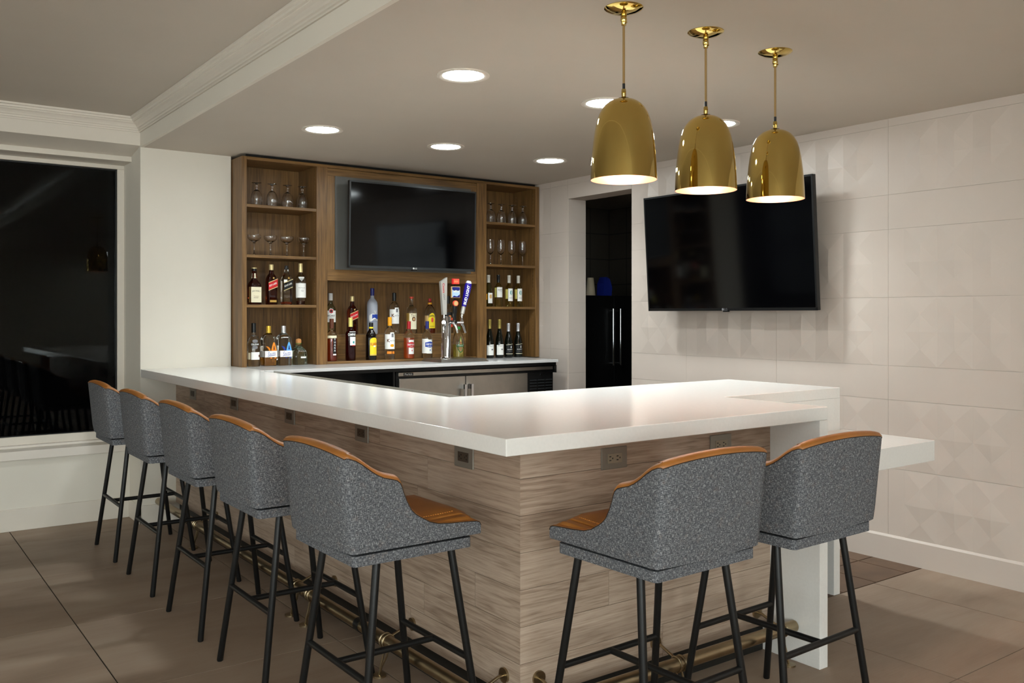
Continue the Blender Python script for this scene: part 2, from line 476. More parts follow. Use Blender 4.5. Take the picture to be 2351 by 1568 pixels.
# tiled right wall with shallow faceted relief, doorway at y 5.142..5.924
DY0, DY1, DZ = 5.142, 5.924, 2.435
rows = [(0.142, 0.544, 1), (0.544, 0.946, 1), (0.946, 1.147, 0), (1.147, 1.549, 1), (1.549, 1.95, 1), (1.95, 2.154, 0), (2.154, 2.556, 1), (2.556, 2.61, 0)]
hrnd = random.Random(3)
def relief(mb, org, du, dn, u0, u1, z0, z1, faceted, g=0.0007):
    """one tile panel as a faceted sheet; du along the wall, dn out of the wall"""
    nu = max(1, round((u1 - u0) / 0.1)); nz = 4 if faceted else 1
    us = [u0 + g + (u1 - u0 - 2 * g) * k / nu for k in range(nu + 1)]
    zs = [z0 + g + (z1 - z0 - 2 * g) * k / nz for k in range(nz + 1)]
    def P(u, z, h): return org + du * u + dn * (0.004 + h) + Vector((0, 0, z))
    H = [[0.0] * (nz + 1) for _ in range(nu + 1)]
    if faceted:
        for a in range(nu + 1):
            for b in range(nz + 1):
                if 0 < a < nu and 0 < b < nz:
                    H[a][b] = ((0.013 if (a + b) % 2 == 0 else -0.003) if b == 2 else (-0.001 if a % 2 else 0.007)) + hrnd.uniform(-0.0012, 0.0012)
    for a in range(nu):
        for b in range(nz):
            p = [P(us[a], zs[b], H[a][b]), P(us[a + 1], zs[b], H[a + 1][b]), P(us[a + 1], zs[b + 1], H[a + 1][b + 1]), P(us[a], zs[b + 1], H[a][b + 1])]
            if not faceted: mb.face(p, None, 0)
            elif (a + b) % 2: mb.face([p[0], p[1], p[2]]); mb.face([p[0], p[2], p[3]])
            else: mb.face([p[0], p[1], p[3]]); mb.face([p[1], p[2], p[3]])
    A, B, C_, D = P(us[0], zs[0], 0), P(us[-1], zs[0], 0), P(us[-1], zs[-1], 0), P(us[0], zs[-1], 0)
    for q, r in ((A, B), (B, C_), (C_, D), (D, A)):
        mb.face([q, q - dn * 0.004, r - dn * 0.004, r])
rw = MB()
T0 = XW + 0.004
rw.box(T0, XW + 0.20, YF, DY0, 0, CEIL + 0.02, 1)
rw.box(T0, XW + 0.20, DY1, 6.70, 0, CEIL + 0.02, 1)
rw.box(T0, XW + 0.20, DY0, DY1, DZ, CEIL + 0.02, 1)
js = [2.972 + 0.797 * k for k in range(-10, 6)]
for z0, z1, fct in [(0.0, 0.142, 0)] + rows:
    for y0, y1 in zip(js, js[1:]):
        for a, b in ((max(y0, YF), min(y1, DY0)), (max(y0, DY1), min(y1, 6.68)), (max(y0, DY0), min(y1, DY1))):
            if b - a < 0.01: continue
            door = a >= DY0 - 1e-6 and b <= DY1 + 1e-6
            if door and z1 <= DZ: continue
            zz0 = max(z0, DZ) if door else z0
            relief(rw, Vector((T0, 0, 0)), Vector((0, 1, 0)), Vector((-1, 0, 0)), a, b, zz0, z1, fct and (b - a) > 0.15 and zz0 == z0)
for z0, z1, fct in rows[:-1]:     # far reveal of the doorway
    z1 = min(z1, DZ)
    relief(rw, Vector((0, DY1, 0)), Vector((1, 0, 0)), Vector((0, -1, 0)), T0, XW + 0.20, z0, z1, fct)
struct('wall_right', rw, ['wall_tile', 'grout'])
bb = MB()
bb.box(XW - 0.014, XW, YF, DY0 - 0.02, 0, 0.14)
bb.face([(XW - 0.014, YF, 0.14), (XW - 0.014, DY0 - 0.02, 0.14), (XW, DY0 - 0.02, 0.152), (XW, YF, 0.152)])
struct('baseboard_right', bb, 'wall_tile')
# unlit room behind the doorway
kr = MB()
kr.box(7.3, 7.4, 3.4, 8.0, 0, 2.7); kr.box(5.13, 7.4, 8.0, 8.1, 0, 2.7); kr.box(5.13, 7.4, 3.3, 3.4, 0, 2.7)
struct('wall_kitchen', kr, 'dark_tile')
struct('ceiling_kitchen', MB().box(5.13, 7.4, 3.3, 8.1, 2.7, 2.8), 'ceiling_paint')
KITCHEN_FILL = (6.1, 4.5, 2.7)  # unseen fill lamp added so the dark tiles show

# ------------------------------------------------------------------ recessed lights
def downlight(x, y, z, label, lens, group):
    t = thing('recessed_light', label, 'ceiling light', (x, y, z), group)
    mb = MB().lathe([(0.128, 0.0), (0.128, -0.006), (0.118, -0.009), (0.1, -0.004), (0.098, 0.0)], 40, (x, y, z), cap=False)
    obj('trim_ring', mb, 'trim_paint', t)
    obj('lens', MB().lathe([(0.097, -0.001), (0.097, -0.004), (0.0, -0.004)], 40, (x, y, z)), lens, t)
    ld = bpy.data.lights.new('beam', 'SPOT'); ld.energy = BAR_SPOT; ld.spot_size = radians(125); ld.spot_blend = 1.0; ld.shadow_soft_size = 0.09; ld.color = lin((243, 253, 255))
    lo = bpy.data.objects.new('beam', ld); COL.objects.link(lo); lo.parent = t; lo.location = (0, 0, -0.015)
    return t
G = 'recessed lights over the bar'
downlight(2.374, 3.64, CEIL, 'largest round recessed light, lit, in the bar ceiling nearest the stepped beam', 'lens', G)
downlight(3.306, 3.66, CEIL, 'lit round recessed light half hidden by the first brass pendant', 'lens', G)
downlight(4.225, 3.655, CEIL, 'lit round recessed light almost hidden behind the middle brass pendant', 'lens', G)
downlight(2.361, 5.226, CEIL, 'lit round recessed light above the left end of the wooden bar cabinet', 'lens', G)
downlight(3.285, 5.255, CEIL, 'lit round recessed light above the screen in the wooden cabinet', 'lens', G)
downlight(4.221, 5.278, CEIL, 'smallest round recessed light, lit, above the right end of the wooden cabinet', 'lens', G)
def fill_panel(x, y, z, group, label):  # invented ceiling fixture, out of view, fills the near side of the bar
    t = thing('fill_panel_light', label, 'ceiling light', (x, y, z), group)
    fr_ = MB().box(x - 0.31, x + 0.31, y - 0.61, y - 0.59, z - 0.03, z).box(x - 0.31, x + 0.31, y + 0.59, y + 0.61, z - 0.03, z).box(x - 0.31, x - 0.29, y - 0.59, y + 0.59, z - 0.03, z).box(x + 0.29, x + 0.31, y - 0.59, y + 0.59, z - 0.03, z)
    obj('frame', fr_, 'trim_paint', t)
    obj('diffuser', MB().box(x - 0.29, x + 0.29, y - 0.59, y + 0.59, z - 0.022, z - 0.012), 'fill_panel_lens', t)
for px in (-4.4, -2.6, -0.8):
    for py in (-3.6, -2.2, -0.8): fill_panel(px, py, HIGH, 'added fill panels in front of the bar', 'unseen rectangular fill panel added in the higher ceiling in front of the bar')
for py in (-1.9, -4.0): fill_panel(3.9, py, CEIL, 'added fill panels of the near lower ceiling', 'unseen rectangular fill panel added in the lower ceiling near the bar front')
# glowing window-shaped panes added out of view as fill, on the far left wall
for k, yc in enumerate((-3.2, 0.2, 3.6)):
    wf = MB()
    for dy in (-1.2, -0.4, 0.4, 1.2): wf.box(XL, XL + 0.05, yc + dy - 0.03, yc + dy + 0.03, 0.5, 2.45)
    for zz in (0.5, 1.5, 2.39): wf.box(XL, XL + 0.05, yc - 1.23, yc + 1.23, zz, zz + 0.06)
    wn = struct('window_%d' % (k + 2), wf, 'trim_paint')
    struct('pane', MB().box(XL + 0.005, XL + 0.02, yc - 1.2, yc + 1.2, 0.53, 2.42), 'left_fill_pane', wn)
for k, xc in enumerate((-3.6, -0.5)):  # more glowing panes added behind the viewpoint, frontal fill for the bar
    wf = MB()
    for dx in (-1.2, -0.4, 0.4, 1.2): wf.box(xc + dx - 0.03, xc + dx + 0.03, YF, YF + 0.05, 0.5, 2.45)
    for zz in (0.5, 1.5, 2.39): wf.box(xc - 1.23, xc + 1.23, YF, YF + 0.05, zz, zz + 0.06)
    wn = struct('window_%d' % (k + 5), wf, 'trim_paint')
    struct('pane', MB().box(xc - 1.2, xc + 1.2, YF + 0.005, YF + 0.02, 0.53, 2.42), 'front_fill_pane', wn)

# ------------------------------------------------------------------ bar
BX, BY = 1.60, 2.215         # outer edges of the counter
RX = 3.231                   # outer face of the waterfall end
WX, WY = 1.837, 2.461        # faces of the timber cladding
bar = thing('bar_counter', 'L-shaped bar with thick white quartz top and weathered oak cladding', 'bar', (2.4, 3.2, 0))
def slab(poly, z0, z1):
    mb = MB(); n = len(poly)
    mb.face([(*p, z1) for p in poly]); mb.face([(*p, z0) for p in reversed(poly)])
    for k in range(n):
        a, b = poly[k], poly[(k + 1) % n]
        mb.face([(*a, z0), (*b, z0), (*b, z1), (*a, z1)])
    # weld for bevel
    return weld(mb)
def weld(mb, eps=5):
    r = MB(); idx = {}; mp = []
    for p in mb.v:
        k = tuple(round(c, eps) for c in p)
        if k not in idx: idx[k] = len(r.v); r.v.append(p)
        mp.append(idx[k])
    r.f = [[mp[i] for i in f] for f in mb.f]; r.uv = mb.uv; r.mi = mb.mi; r.smooth = mb.smooth
    return r
top = [(BX, BY), (RX, BY), (RX, 2.757), (4.127, 2.757), (4.127, 3.492), (2.205, 3.492), (2.205, 5.868), (2.234, 5.868), (2.234, YB), (BX, YB)]
obj('countertop', slab(top, 1.016, 1.07), 'quartz', bar, bevel=0.003)
obj('waterfall_panel', MB().box(3.177, RX, BY, 2.757, 0, 1.016), 'quartz', bar, bevel=0.002)
obj('end_panel', MB().box(4.075, 4.127, 2.757, 3.492, 0, 1.016), 'quartz', bar, bevel=0.002)
obj('apron_panel', MB().box(RX, 4.075, 2.757, 2.80, 0.74, 1.016), 'quartz', bar)
low = obj('low_shelf_top', MB().box(RX, 4.138, 2.256, 2.757, 0.755, 0.852), 'quartz', bar, bevel=0.003)
low['label'] = 'lower white accessible counter'
obj('bar_base', MB().box(1.86, 2.13, 2.50, YB, 0.0, 1.016).box(2.13, 3.177, 2.50, 3.40, 0.0, 1.016).box(RX, 4.075, 2.80, 3.40, 0.0, 0.74), 'dark_base', bar)
prng = random.Random(11)
def planks(axis, fixed, lo, hi, thick):
    mb = MB(); z = 0.125; row = 0
    while z < 1.01:
        z1 = min(z + 0.1268, 1.016); a = lo - prng.uniform(0.0, 1.0)
        while a < hi:
            b = a + 1.2; p, q = max(a, lo), min(b, hi)
            if q - p > 0.03:
                g = 0.0007
                if axis == 'y': mb.box(fixed, fixed + thick, p + (g if p > lo else 0), q - (g if q < hi else 0), z + g, z1 - g, 0, 1)
                else: mb.box(p + (g if p > lo else 0), q - (g if q < hi else 0), fixed, fixed + thick, z + g, z1 - g, 0, 0)
                if p == lo:      # mitre at the corner of the bar
                    for i in range(len(mb.v) - 8, len(mb.v)):
                        v = list(mb.v[i]); ia, ib = (1, 0) if axis == 'y' else (0, 1)
                        if abs(v[ia] - lo) < 1e-6 and v[ib] > fixed + 1e-4: v[ia] = lo + thick - 0.0004; mb.v[i] = tuple(v)
            a = b
        z += 0.1268; row += 1
    return mb
obj('oak_cladding', planks('y', WX, WY, YB - 0.001, 0.014), 'oak_plank', bar)
obj('oak_cladding', planks('x', WY, WX, 3.1765, 0.014), 'oak_plank', bar)

# electrical outlets under the counter overhang
def outlet(pos, face, label, dark):
    x, y, z = pos
    t = thing('power_outlet', label, 'power outlet', pos, 'power outlets under the counter')
    if face == 'x':
        B = lambda a0, a1, z0, z1, d0, d1: MB().box(x - d1, x - d0, y + a0, y + a1, z + z0, z + z1)
    else:
        B = lambda a0, a1, z0, z1, d0, d1: MB().box(x + a0, x + a1, y - d1, y - d0, z + z0, z + z1)
    obj('plate', B(-0.063, 0.063, -0.04, 0.04, 0, 0.006), 'outlet_plate', t, bevel=0.002)
    f = obj('socket_face', B(-0.035, 0.035, -0.0175, 0.0175, 0.006, 0.0085), 'outlet_dark' if dark else 'outlet_face', t)
    sl = MB()
    for cx in (-0.018, 0.018):
        for dx, dz, w_, h_ in ((-0.006, 0.007, 0.0045, 0.0018), (-0.006, -0.007, 0.0045, 0.0018), (0.006, 0, 0.002, 0.0028)):
            q = B(cx + dx - w_, cx + dx + w_, dz - h_, dz + h_, 0.0085, 0.009)
            sl = join(sl, q)
    obj('slots', sl, 'black_ink', f)
nm = ['farthest power outlet on the left side of the bar, by the white wall', 'second power outlet from the white wall on the left side of the bar',
      'middle power outlet on the left side of the bar, dark in the overhang shade', 'fourth power outlet from the white wall on the left side of the bar',
      'power outlet on the left side of the bar nearest its front corner']
for yy, l in zip((6.118, 5.31, 4.463, 3.64, 2.806), nm): outlet((WX, yy, 0.919), 'x', l, True)
outlet((2.268, WY, 0.919), 'y', 'power outlet on the front of the bar, left one, with both sockets in view', False)
outlet((2.856, WY, 0.919), 'y', 'power outlet on the front of the bar nearest the white waterfall end', False)

# foot rail
RXL, RYF, RZ, RR = 1.717, 2.338, 0.147, 0.025
rail = thing('foot_rail', 'tarnished brushed metal foot rail running round the foot of the bar', 'foot rail', (RXL, RYF, 0))
arcp = [(RXL + 0.05 - 0.05 * cos(a), RYF + 0.05 - 0.05 * sin(a), RZ) for a in [pi / 2 * k / 6 for k in range(7)]]
obj('rail_tube', MB().tube([(RXL, YB - 0.012, RZ)] + arcp + [(3.172, RYF, RZ)], RR, 24), 'rail_nickel', rail)
obj('end_collar', MB().tube([(RXL, 6.36, RZ), (RXL, 6.39, RZ)], 0.03, 24), 'rail_nickel', rail)
def rail_bracket(p, face):
    """p: position along the run"""
    b = MB()
    def Q(o, a, z): return (WX - o, p + a, z) if face == 'x' else (p + a, WY - o, z)
    ax = (-1, 0, 0) if face == 'x' else (0, -1, 0)
    d = (WX - RXL) if face == 'x' else (WY - RYF)
    b.disc(Q(0.0005, 0, 0.19), ax, 0.026, 0.008, 24)
    b.tube([Q(0.0, 0, 0.19), Q(0.03, 0, 0.188), Q(d - 0.03, 0, 0.165), Q(d, 0, RZ)], 0.006, 10)
    # ring round the tube
    n = 24
    b.tube([Q(d + 0.027 * cos(2 * pi * k / n), 0.012, RZ + 0.027 * sin(2 * pi * k / n)) for k in range(n + 1)], 0.0045, 8)
    b.tube([Q(d + 0.027 * cos(2 * pi * k / n), -0.012, RZ + 0.027 * sin(2 * pi * k / n)) for k in range(n + 1)], 0.0045, 8)
    for s_ in (0.014, -0.014):
        b.tube([Q(d, s_, RZ - 0.026), Q(d + 0.004, s_ + 0.006, 0.09), Q(d + 0.012, 0.022 + s_ * 0.3, 0.045), Q(d + 0.018, 0.03, 0.006)], 0.0045, 8)
    b.disc(Q(d + 0.018, 0.03, 0.0), (0, 0, 1), 0.028, 0.007, 24)
    return obj('rail_bracket', b, 'rail_nickel', rail)
for q in (5.63, 4.09, 3.92, 3.19, 2.55): rail_bracket(q, 'x')
for q in (1.915, 2.483, 3.085): rail_bracket(q, 'y')
for q in (3.42, 4.0): obj('joint_collar', MB().tube([(RXL, q - 0.02, RZ), (RXL, q + 0.02, RZ)], 0.0275, 24), 'black_metal' if q < 3.5 else 'rail_nickel', rail)

# drip rail along the inner edge of the counter
dr = thing('drip_rail', 'narrow stainless drip rail along the inner edge of the white counter', 'drip rail', (2.25, 4.7, 1.03))
obj('tray', MB().box(2.206, 2.3, 3.494, 5.86, 1.034, 1.04).box(2.294, 2.30, 3.494, 5.86, 1.04, 1.066).box(2.206, 2.294, 3.494, 3.5, 1.04, 1.066), 'steel', dr)
gr = MB()
for k in range(24):
    yy = 3.6 + 0.095 * k
    gr.box(2.21, 2.29, yy, yy + 0.006, 1.04, 1.052)
obj('drain_bars', gr, 'steel', dr)

# ------------------------------------------------------------------ back counter, refrigerator
bc = thing('back_counter', 'grey quartz counter with black base under the wooden cabinet', 'counter', (3.5, 6.2, 0))
obj('countertop', MB().box(2.235, 4.78, 5.868, 6.675, 1.047, 1.07), 'grey_quartz', bc, bevel=0.002)
obj('base', MB().box(2.31, 4.77, 5.885, 6.6, 1.022, 1.047).box(2.31, 4.77, 6.5, 6.6, 0, 1.022).box(4.764, 4.775, 5.885, 6.5, 0.96, 1.022).box(2.31, 3.262, 6.2, 6.5, 0, 1.022).box(3.245, 3.262, 5.93, 6.2, 0, 1.022), 'black_plastic', bc)
fr = thing('bar_refrigerator', 'stainless two-door under-counter bar refrigerator with black vent grille', 'refrigerator', (4.02, 6.2, 0))
obj('body', MB().box(3.272, 4.762, 5.935, 6.48, 0.06, 1.016).box(3.3, 4.74, 5.98, 6.4, 0, 0.06), 'black_plastic', fr)
tt = obj('top_trim', MB().box(3.282, 4.757, 5.912, 5.935, 0.985, 1.013), 'fridge_steel', fr, bevel=0.002)
for a, b in ((3.284, 3.873), (3.879, 4.486)):
    d = obj('door', MB().box(a, b, 5.905, 5.935, 0.12, 0.966), 'fridge_steel', fr, bevel=0.003)
    hx = b - 0.028 if a < 3.5 else a + 0.028
    h = MB().box(hx - 0.016, hx + 0.016, 5.862, 5.905, 0.865, 0.905).box(hx - 0.016, hx + 0.016, 5.862, 5.905, 0.42, 0.46).box(hx - 0.012, hx + 0.012, 5.855, 5.868, 0.42, 0.905)
    obj('handle', h, 'chrome', d, bevel=0.002)
gl = MB().box(4.492, 4.757, 5.912, 5.935, 0.12, 0.966)
gp = obj('grille_panel', gl, 'black_plastic', fr)
sv = MB()
for c in range(3):
    for r in range(14):
        x0 = 4.512 + c * 0.082; zz = 0.905 - r * 0.024
        sv.box(x0, x0 + 0.068, 5.905, 5.913, zz - 0.006, zz)
obj('vent_slats', sv, 'tv_bezel', gp)
obj('lock', MB().disc((4.627, 5.912, 0.945), (0, -1, 0), 0.007, 0.006, 14), 'chrome', gp)
bg = obj('badge', MB().box(3.325, 3.405, 5.908, 5.912, 0.988, 1.009), 'black_ink', fr)
obj('lettering', text_mb('Perlick', lambda u, v: (3.365 + u, 5.9075, 0.9985 + v), 0, 0, 0.066, 0.014), 'white_print', bg)

# ------------------------------------------------------------------ wooden cabinet
CF, CB = 6.31, 6.648
cab = thing('bar_cabinet', 'tall walnut back-bar cabinet with open side shelves and central screen niche', 'cabinet', (3.58, 6.48, 1.07))
def wpart(name, mb, bevel=0.0015): return obj(name, mb, 'walnut', cab, bevel=bevel)
ZT = 2.58
wpart('side_panel', MB().box(2.235, 2.271, CF, CB, 1.07, ZT, 0, 2))
wpart('side_panel', MB().box(4.878, 4.921, CF, CB, 1.07, ZT, 0, 2))
wpart('stile', MB().box(2.805, 2.893, CF, CB, 1.07, ZT - 0.022, 0, 2))
wpart('stile', MB().box(4.255, 4.353, CF, CB, 1.07, ZT - 0.022, 0, 2))
wpart('top_panel', MB().box(2.271, 4.878, CF, CB, ZT - 0.022, ZT, 0, 0))
obj('gap_shade', MB().box(2.28, 4.90, CF + 0.035, CF + 0.05, ZT, CEIL - 0.001), 'black_plastic', cab)  # black strip standing in for the shade of the gap above the cabinet
wpart('back_panel', MB().box(2.235, 4.921, CB, CB + 0.02, 1.07, ZT, 0, 2))
for zz in (2.24, 1.878, 1.519): wpart('shelf', MB().box(2.2715, 2.8045, CF + 0.002, CB - 0.001, zz - 0.021, zz, 0, 0))
for zz in (2.24, 1.878, 1.514): wpart('shelf', MB().box(4.3535, 4.8775, CF + 0.002, CB - 0.001, zz - 0.021, zz, 0, 0))
wpart('niche_floor', MB().box(2.8935, 4.2545, CF + 0.01, CB - 0.001, 1.07, 1.09, 0, 0))
wpart('bottle_riser', MB().box(2.8935, 4.2545, 6.475, CB - 0.001, 1.09, 1.289, 0, 0))
# framed panel behind the screen
fm = MB()
fm.box(2.8935, 4.2545, CF + 0.006, CF + 0.03, 2.50, 2.556, 0, 0)
fm.box(2.8935, 4.2545, CF + 0.006, CF + 0.03, 1.706, 1.79, 0, 0)
fm.box(2.8935, 2.955, CF + 0.006, CF + 0.03, 1.79, 2.50, 0, 2)
fm.box(4.192, 4.2545, CF + 0.006, CF + 0.03, 1.79, 2.50, 0, 2)
wpart('screen_surround', fm)
wpart('niche_ceiling', MB().box(2.8935, 4.2545, CF + 0.03, CB - 0.001, 1.706, 1.726, 0, 0))
obj('mounting_panel', MB().box(2.955, 4.192, CF - 0.001, CF + 0.022, 1.79, 2.50), 'tv_plate', cab)
def pins(x, nx):
    mb = MB()
    for yy in (CF + 0.035, CB - 0.05):
        z = 1.2
        while z < 2.53:
            if all(abs(z - s_) > 0.03 for s_ in (2.23, 1.868, 1.508)): mb.disc((x, yy, z), (nx, 0, 0), 0.0025, 0.0006, 8)
            z += 0.032
    o = obj('shelf_pin_holes', mb, 'outlet_face', cab); o['kind'] = 'stuff'
pins(2.805, -1); pins(4.878, -1)

# ------------------------------------------------------------------ screens
def television(loc, width, rotz, tilt, label, group, plate):
    h = width * 0.575; t = thing('television', label, 'television', loc, group)
    def P(mb, name, m, parent, **k):
        mb.xf(Matrix.Rotation(tilt, 4, 'X')).xf(Matrix.Rotation(rotz, 4, 'Z')).off(loc)
        return obj(name, mb, m, parent, **k)
    a, b = width / 2, h / 2
    P(MB().box(-a, a, 0, 0.03, -b, b).box(-a * 0.7, a * 0.7, 0.03, 0.055, -b * 0.8, b * 0.5), 'casing', 'black_plastic', t, bevel=0.003)
    bz = MB().box(-a, a, -0.004, 0, b - 0.012, b).box(-a, a, -0.004, 0, -b, -b + 0.019).box(-a, -a + 0.012, -0.004, 0, -b, b).box(a - 0.012, a, -0.004, 0, -b, b)
    bo = P(bz, 'bezel', 'tv_bezel' if plate else 'black_plastic', t)
    P(MB().box(-a + 0.012, a - 0.012, -0.0025, 0, -b + 0.019, b - 0.012), 'screen', 'screen', t)
    lg = join(MB().disc((-0.012 * width, -0.0042, -b + 0.0095), (0, -1, 0), 0.0062 * width, 0.0004, 18),
              text_mb('LG', lambda u, v: (0.006 * width + u, -0.0046, -b + 0.0095 + v), 0, 0, 0.017 * width))
    P(lg, 'logo', 'white_print' if plate else 'grey_ink', bo)
    P(MB().box(-0.02, 0.02, 0.0, 0.02, -b - 0.008, -b), 'sensor', 'black_plastic', t)
    return t
t1 = television((3.58, 6.18, 2.072 + 0.058), 1.145, 0, radians(1.4), 'wall-mounted black screen tilted forward inside the walnut cabinet', None, True)
obj('mount_arm', MB().box(3.45, 3.71, 6.225, 6.3085, 2.0, 2.22), 'black_metal', t1)
t2 = television((4.74, 4.062, 1.889), 1.45, -pi / 2, radians(3.6), 'large black wall-mounted screen on the pale tiled wall, tilted downward', None, False)
obj('mount_arm', MB().box(4.79, 4.928, 3.85, 4.27, 1.72, 2.02), 'black_metal', t2)

# ------------------------------------------------------------------ pendants
def pendant(x, y, label):
    zt, zr = 2.262, 1.955
    t = thing('pendant_lamp', label, 'pendant lamp', (x, y, CEIL), 'brass pendant lamps')
    obj('canopy', MB().lathe([(0.0735, 0), (0.0735, -0.002), (0.066, -0.008), (0.045, -0.0165), (0.018, -0.022), (0.0, -0.023)], 40, (x, y, CEIL)), 'brass', t)
    obj('cord_grip', MB().lathe([(0.0, -0.02), (0.011, -0.022), (0.012, -0.034), (0.009, -0.036), (0.012, -0.038), (0.0125, -0.05), (0.010, -0.054), (0.009, -0.066), (0.004, -0.068), (0.0, -0.068)], 20, (x, y, CEIL)).tube([(x, y - 0.008, CEIL - 0.058), (x, y - 0.016, CEIL - 0.058)], 0.003, 8), 'brass', t)
    cd = obj('cord', MB().tube([(x, y, CEIL - 0.06), (x, y, 2.315)], 0.0048, 10), 'brass_cord', t)
    obj('sleeve', MB().tube([(x, y, 2.318), (x, y, 2.292)], 0.0056, 10), 'black_plastic', cd)
    obj('socket_cap', MB().lathe([(0.0, 2.298), (0.008, 2.297), (0.0095, 2.285), (0.0075, 2.283), (0.0095, 2.281), (0.0085, 2.268), (0.006, 2.266), (0.02, 2.2635), (0.0, 2.2615)], 20, (x, y, 0)), 'brass', t)
    R_ = 0.125; H_ = zt - zr
    pr_ = [(0.0, 0.0), (0.10, 0.002), (0.22, 0.008), (0.34, 0.022), (0.45, 0.045), (0.56, 0.08), (0.66, 0.13), (0.75, 0.2), (0.82, 0.29), (0.875, 0.4), (0.92, 0.53), (0.955, 0.67), (0.98, 0.82), (1.0, 1.0)]
    outer = [(r * R_, zt - d * H_) for r, d in pr_]
    sh = MB().lathe(list(reversed(outer)), 64, (x, y, 0), cap=False)
    so = obj('shade', sh, 'brass', t)
    inner = [(max(0, r * R_ - 0.0022), zt - 0.0022 - d * (H_ - 0.0022)) for r, d in pr_]
    obj('shade_lining', MB().lathe(inner, 64, (x, y, 0), cap=False).lathe([(R_ - 0.0022, zr), (R_, zr)], 64, (x, y, 0), cap=False), 'copper_inside', so)
    obj('socket', MB().lathe([(0.02, zt - 0.004), (0.02, 2.19), (0.0, 2.188)], 20, (x, y, 0)), 'black_plastic', t)
    obj('bulb', MB().lathe([(0.0, 2.028), (0.018, 2.032), (0.031, 2.046), (0.036, 2.065), (0.034, 2.085), (0.026, 2.11), (0.017, 2.14), (0.014, 2.187), (0.0, 2.188)], 24, (x, y, 0)), 'bulb', t)
    return t
pendant(2.341, 2.484, 'polished brass dome pendant lamp nearest the viewer, leftmost of three')
pendant(2.810, 2.497, 'middle polished brass dome pendant lamp over the white counter')
pendant(3.272, 2.508, 'rightmost polished brass dome pendant lamp, in front of the wall screen')

